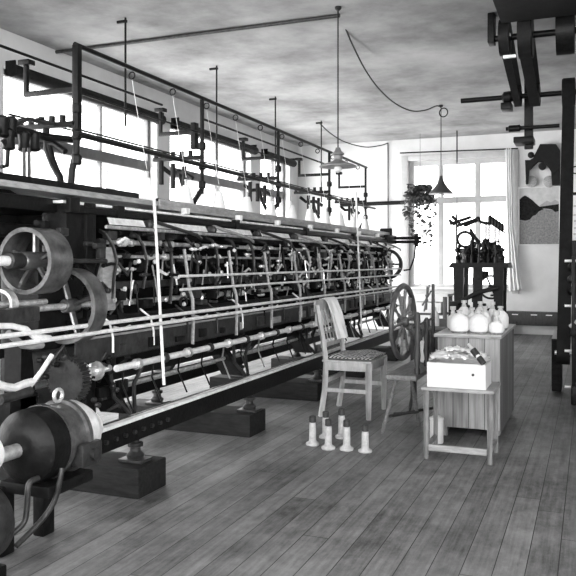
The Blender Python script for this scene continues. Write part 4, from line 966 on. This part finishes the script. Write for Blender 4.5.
# ------------------------------------------------------------------ lamps and cables
def lamp(c, R, H, zc, label, m, flat):
    t = thing('pendant_lamp', c, label, 'lamp'); c = Vector(c)
    if flat: prof = [(R, 0), (R, .008), (R * .8, .024), (R * .45, .042), (R * .22, .062), (.04, .075), (.04, .10), (.055, .11), (.055, .12), (.03, .14), (.02, .17)]
    else: prof = [(R, 0), (R, .006), (R * .62, H * .3), (R * .34, H * .55), (R * .2, H * .75), (.022, H * .9), (.018, H)]
    inner = [(max(r - .006, .004), h - .004) for r, h in reversed(prof[:-2])]
    MB().lathe(c, (0, 0, 1), prof + [(.012, prof[-1][1])], 32).build('lamp_shade', m, t)
    MB().lathe(c + Vector((0, 0, -.05)), (0, 0, 1), [(.01, 0), (.032, .015), (.035, .04), (.02, .07), (.02, .09)], 14).build('bulb', 'glass_bulb', t)
    MB().cyl(c + Vector((0, 0, prof[-1][1] - .01)), (c.x, c.y, zc), .006, seg=8).build('cord', 'iron', t)
    MB().lathe((c.x, c.y, zc), (0, 0, -1), [(.03, 0), (.03, .02), (.012, .035)], 14).build('ceiling_rose', 'iron_grey', t)
    return t
l1 = px_y(338, 167, 6.30); lamp(l1, .165, .2, 3.5, 'wide flat grey pendant lamp hanging above the machine', 'pale_enamel', True)
# yarn wound about the first lamp's neck is left as its wire cage
l2 = px_y(441, 194, 10.8); lamp(l2, .175, .26, 3.5, 'dark cone-shaped pendant lamp hanging before the back window', 'enamel', False)
# slack flex between the two ceiling hooks
pts = [px_y(a, b, yy) for a, b, yy in ((338, -8, 6.2), (340, 10, 6.5), (345, 27, 6.9), (354, 48, 7.4), (366, 71, 8.0), (380, 90, 8.6), (396, 104, 9.3), (412, 111, 9.8), (426, 110, 10.3), (436, 106, 10.7), (441, 107, 10.76))]
tag(MB().tube(smooth_pts(pts, 5), .009, 6).build('lamp_flex', 'iron'), 'slack black flex sagging under the ceiling between the two lamps', 'cable')
lp = px_y(443.5, 112.5, 10.77); tag(MB().torus(lp, (0.2, 1, 0), .062, .008, 24, 6).build('cable_coil', 'iron'), 'small loop of black cable beside the cone lamp cord', 'cable')
# ceiling conduit, hanging rods, wire
tag(MB().cyl((XL, 6.47, 3.48), (-2.10, 6.47, 3.48), .018, seg=10).build('ceiling_conduit', 'iron_grey'), 'grey conduit pipe crossing the ceiling from the side wall', 'pipe')
for i, (y, z0, l) in enumerate(((5.85, 2.50, 'first'), (7.67, 2.42, 'second'), (9.40, 2.45, 'third'), (11.28, 2.2, 'fourth'))):
    r = MB(); r.cyl((-3.97, y, z0), (-3.97, y, 3.5), .010, seg=8); r.box((-4.06, y - .012, 3.455), (-3.955, y + .012, 3.48), .003)
    tag(r.build('hanging_rod', 'iron'), '%s dark iron rod from the camera hanging from the ceiling behind the machine' % l, 'rod', 'rods hanging from the ceiling')
pts = [px_y(a, b, yy) for a, b, yy in ((319.5, 123, 11.28), (330, 133, 11.8), (345, 142, 12.4), (365, 147, 13.0), (380, 145.5, 13.4), (388, 143, 13.56))]
tag(MB().tube(smooth_pts(pts), .010, 6).build('slack_wire', 'iron'), 'slack dark wire from the far ceiling rod to the back wall', 'cable')
p = px_y(388, 143, 13.575); tag(MB().cyl((p.x, 13.575, p.z), (p.x, 13.575, 1.0), .010, seg=8).build('wall_wire', 'iron_grey'), 'thin upright wire down the back wall left of the window', 'cable')
p = px_y(457, 131, 13.0)
r = MB(); r.cyl((p.x, 13.0, 2.95), (p.x, 13.0, 3.5), .011, seg=8); r.cyl((p.x, 13.0, 2.1), (p.x, 13.0, 2.96), .004, seg=6)
tag(r.build('hanging_rod', 'iron'), 'short dark rod with a wire hanging above the small window machine', 'rod', 'rods hanging from the ceiling')

# ------------------------------------------------------------------ light
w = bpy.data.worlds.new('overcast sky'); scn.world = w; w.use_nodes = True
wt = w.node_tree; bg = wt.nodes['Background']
# overcast sky, made brighter behind the camera to add front fill
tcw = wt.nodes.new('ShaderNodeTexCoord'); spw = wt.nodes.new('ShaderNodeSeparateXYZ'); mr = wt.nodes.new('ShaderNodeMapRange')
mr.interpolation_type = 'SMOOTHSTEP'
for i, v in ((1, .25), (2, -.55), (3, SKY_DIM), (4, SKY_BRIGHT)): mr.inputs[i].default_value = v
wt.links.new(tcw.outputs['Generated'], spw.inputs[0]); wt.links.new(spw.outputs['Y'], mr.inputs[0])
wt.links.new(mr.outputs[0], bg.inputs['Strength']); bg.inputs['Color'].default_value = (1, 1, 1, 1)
scn.view_settings.view_transform = 'Standard'; scn.view_settings.look = 'None'; scn.view_settings.exposure = 0.0; scn.view_settings.gamma = 1.0
scn.view_settings.use_curve_mapping = False
scn.cycles.max_bounces = 8; scn.cycles.diffuse_bounces = 6; scn.cycles.transparent_max_bounces = 12; scn.cycles.use_denoising = True
scn.cycles.caustics_reflective = False; scn.cycles.caustics_refractive = False
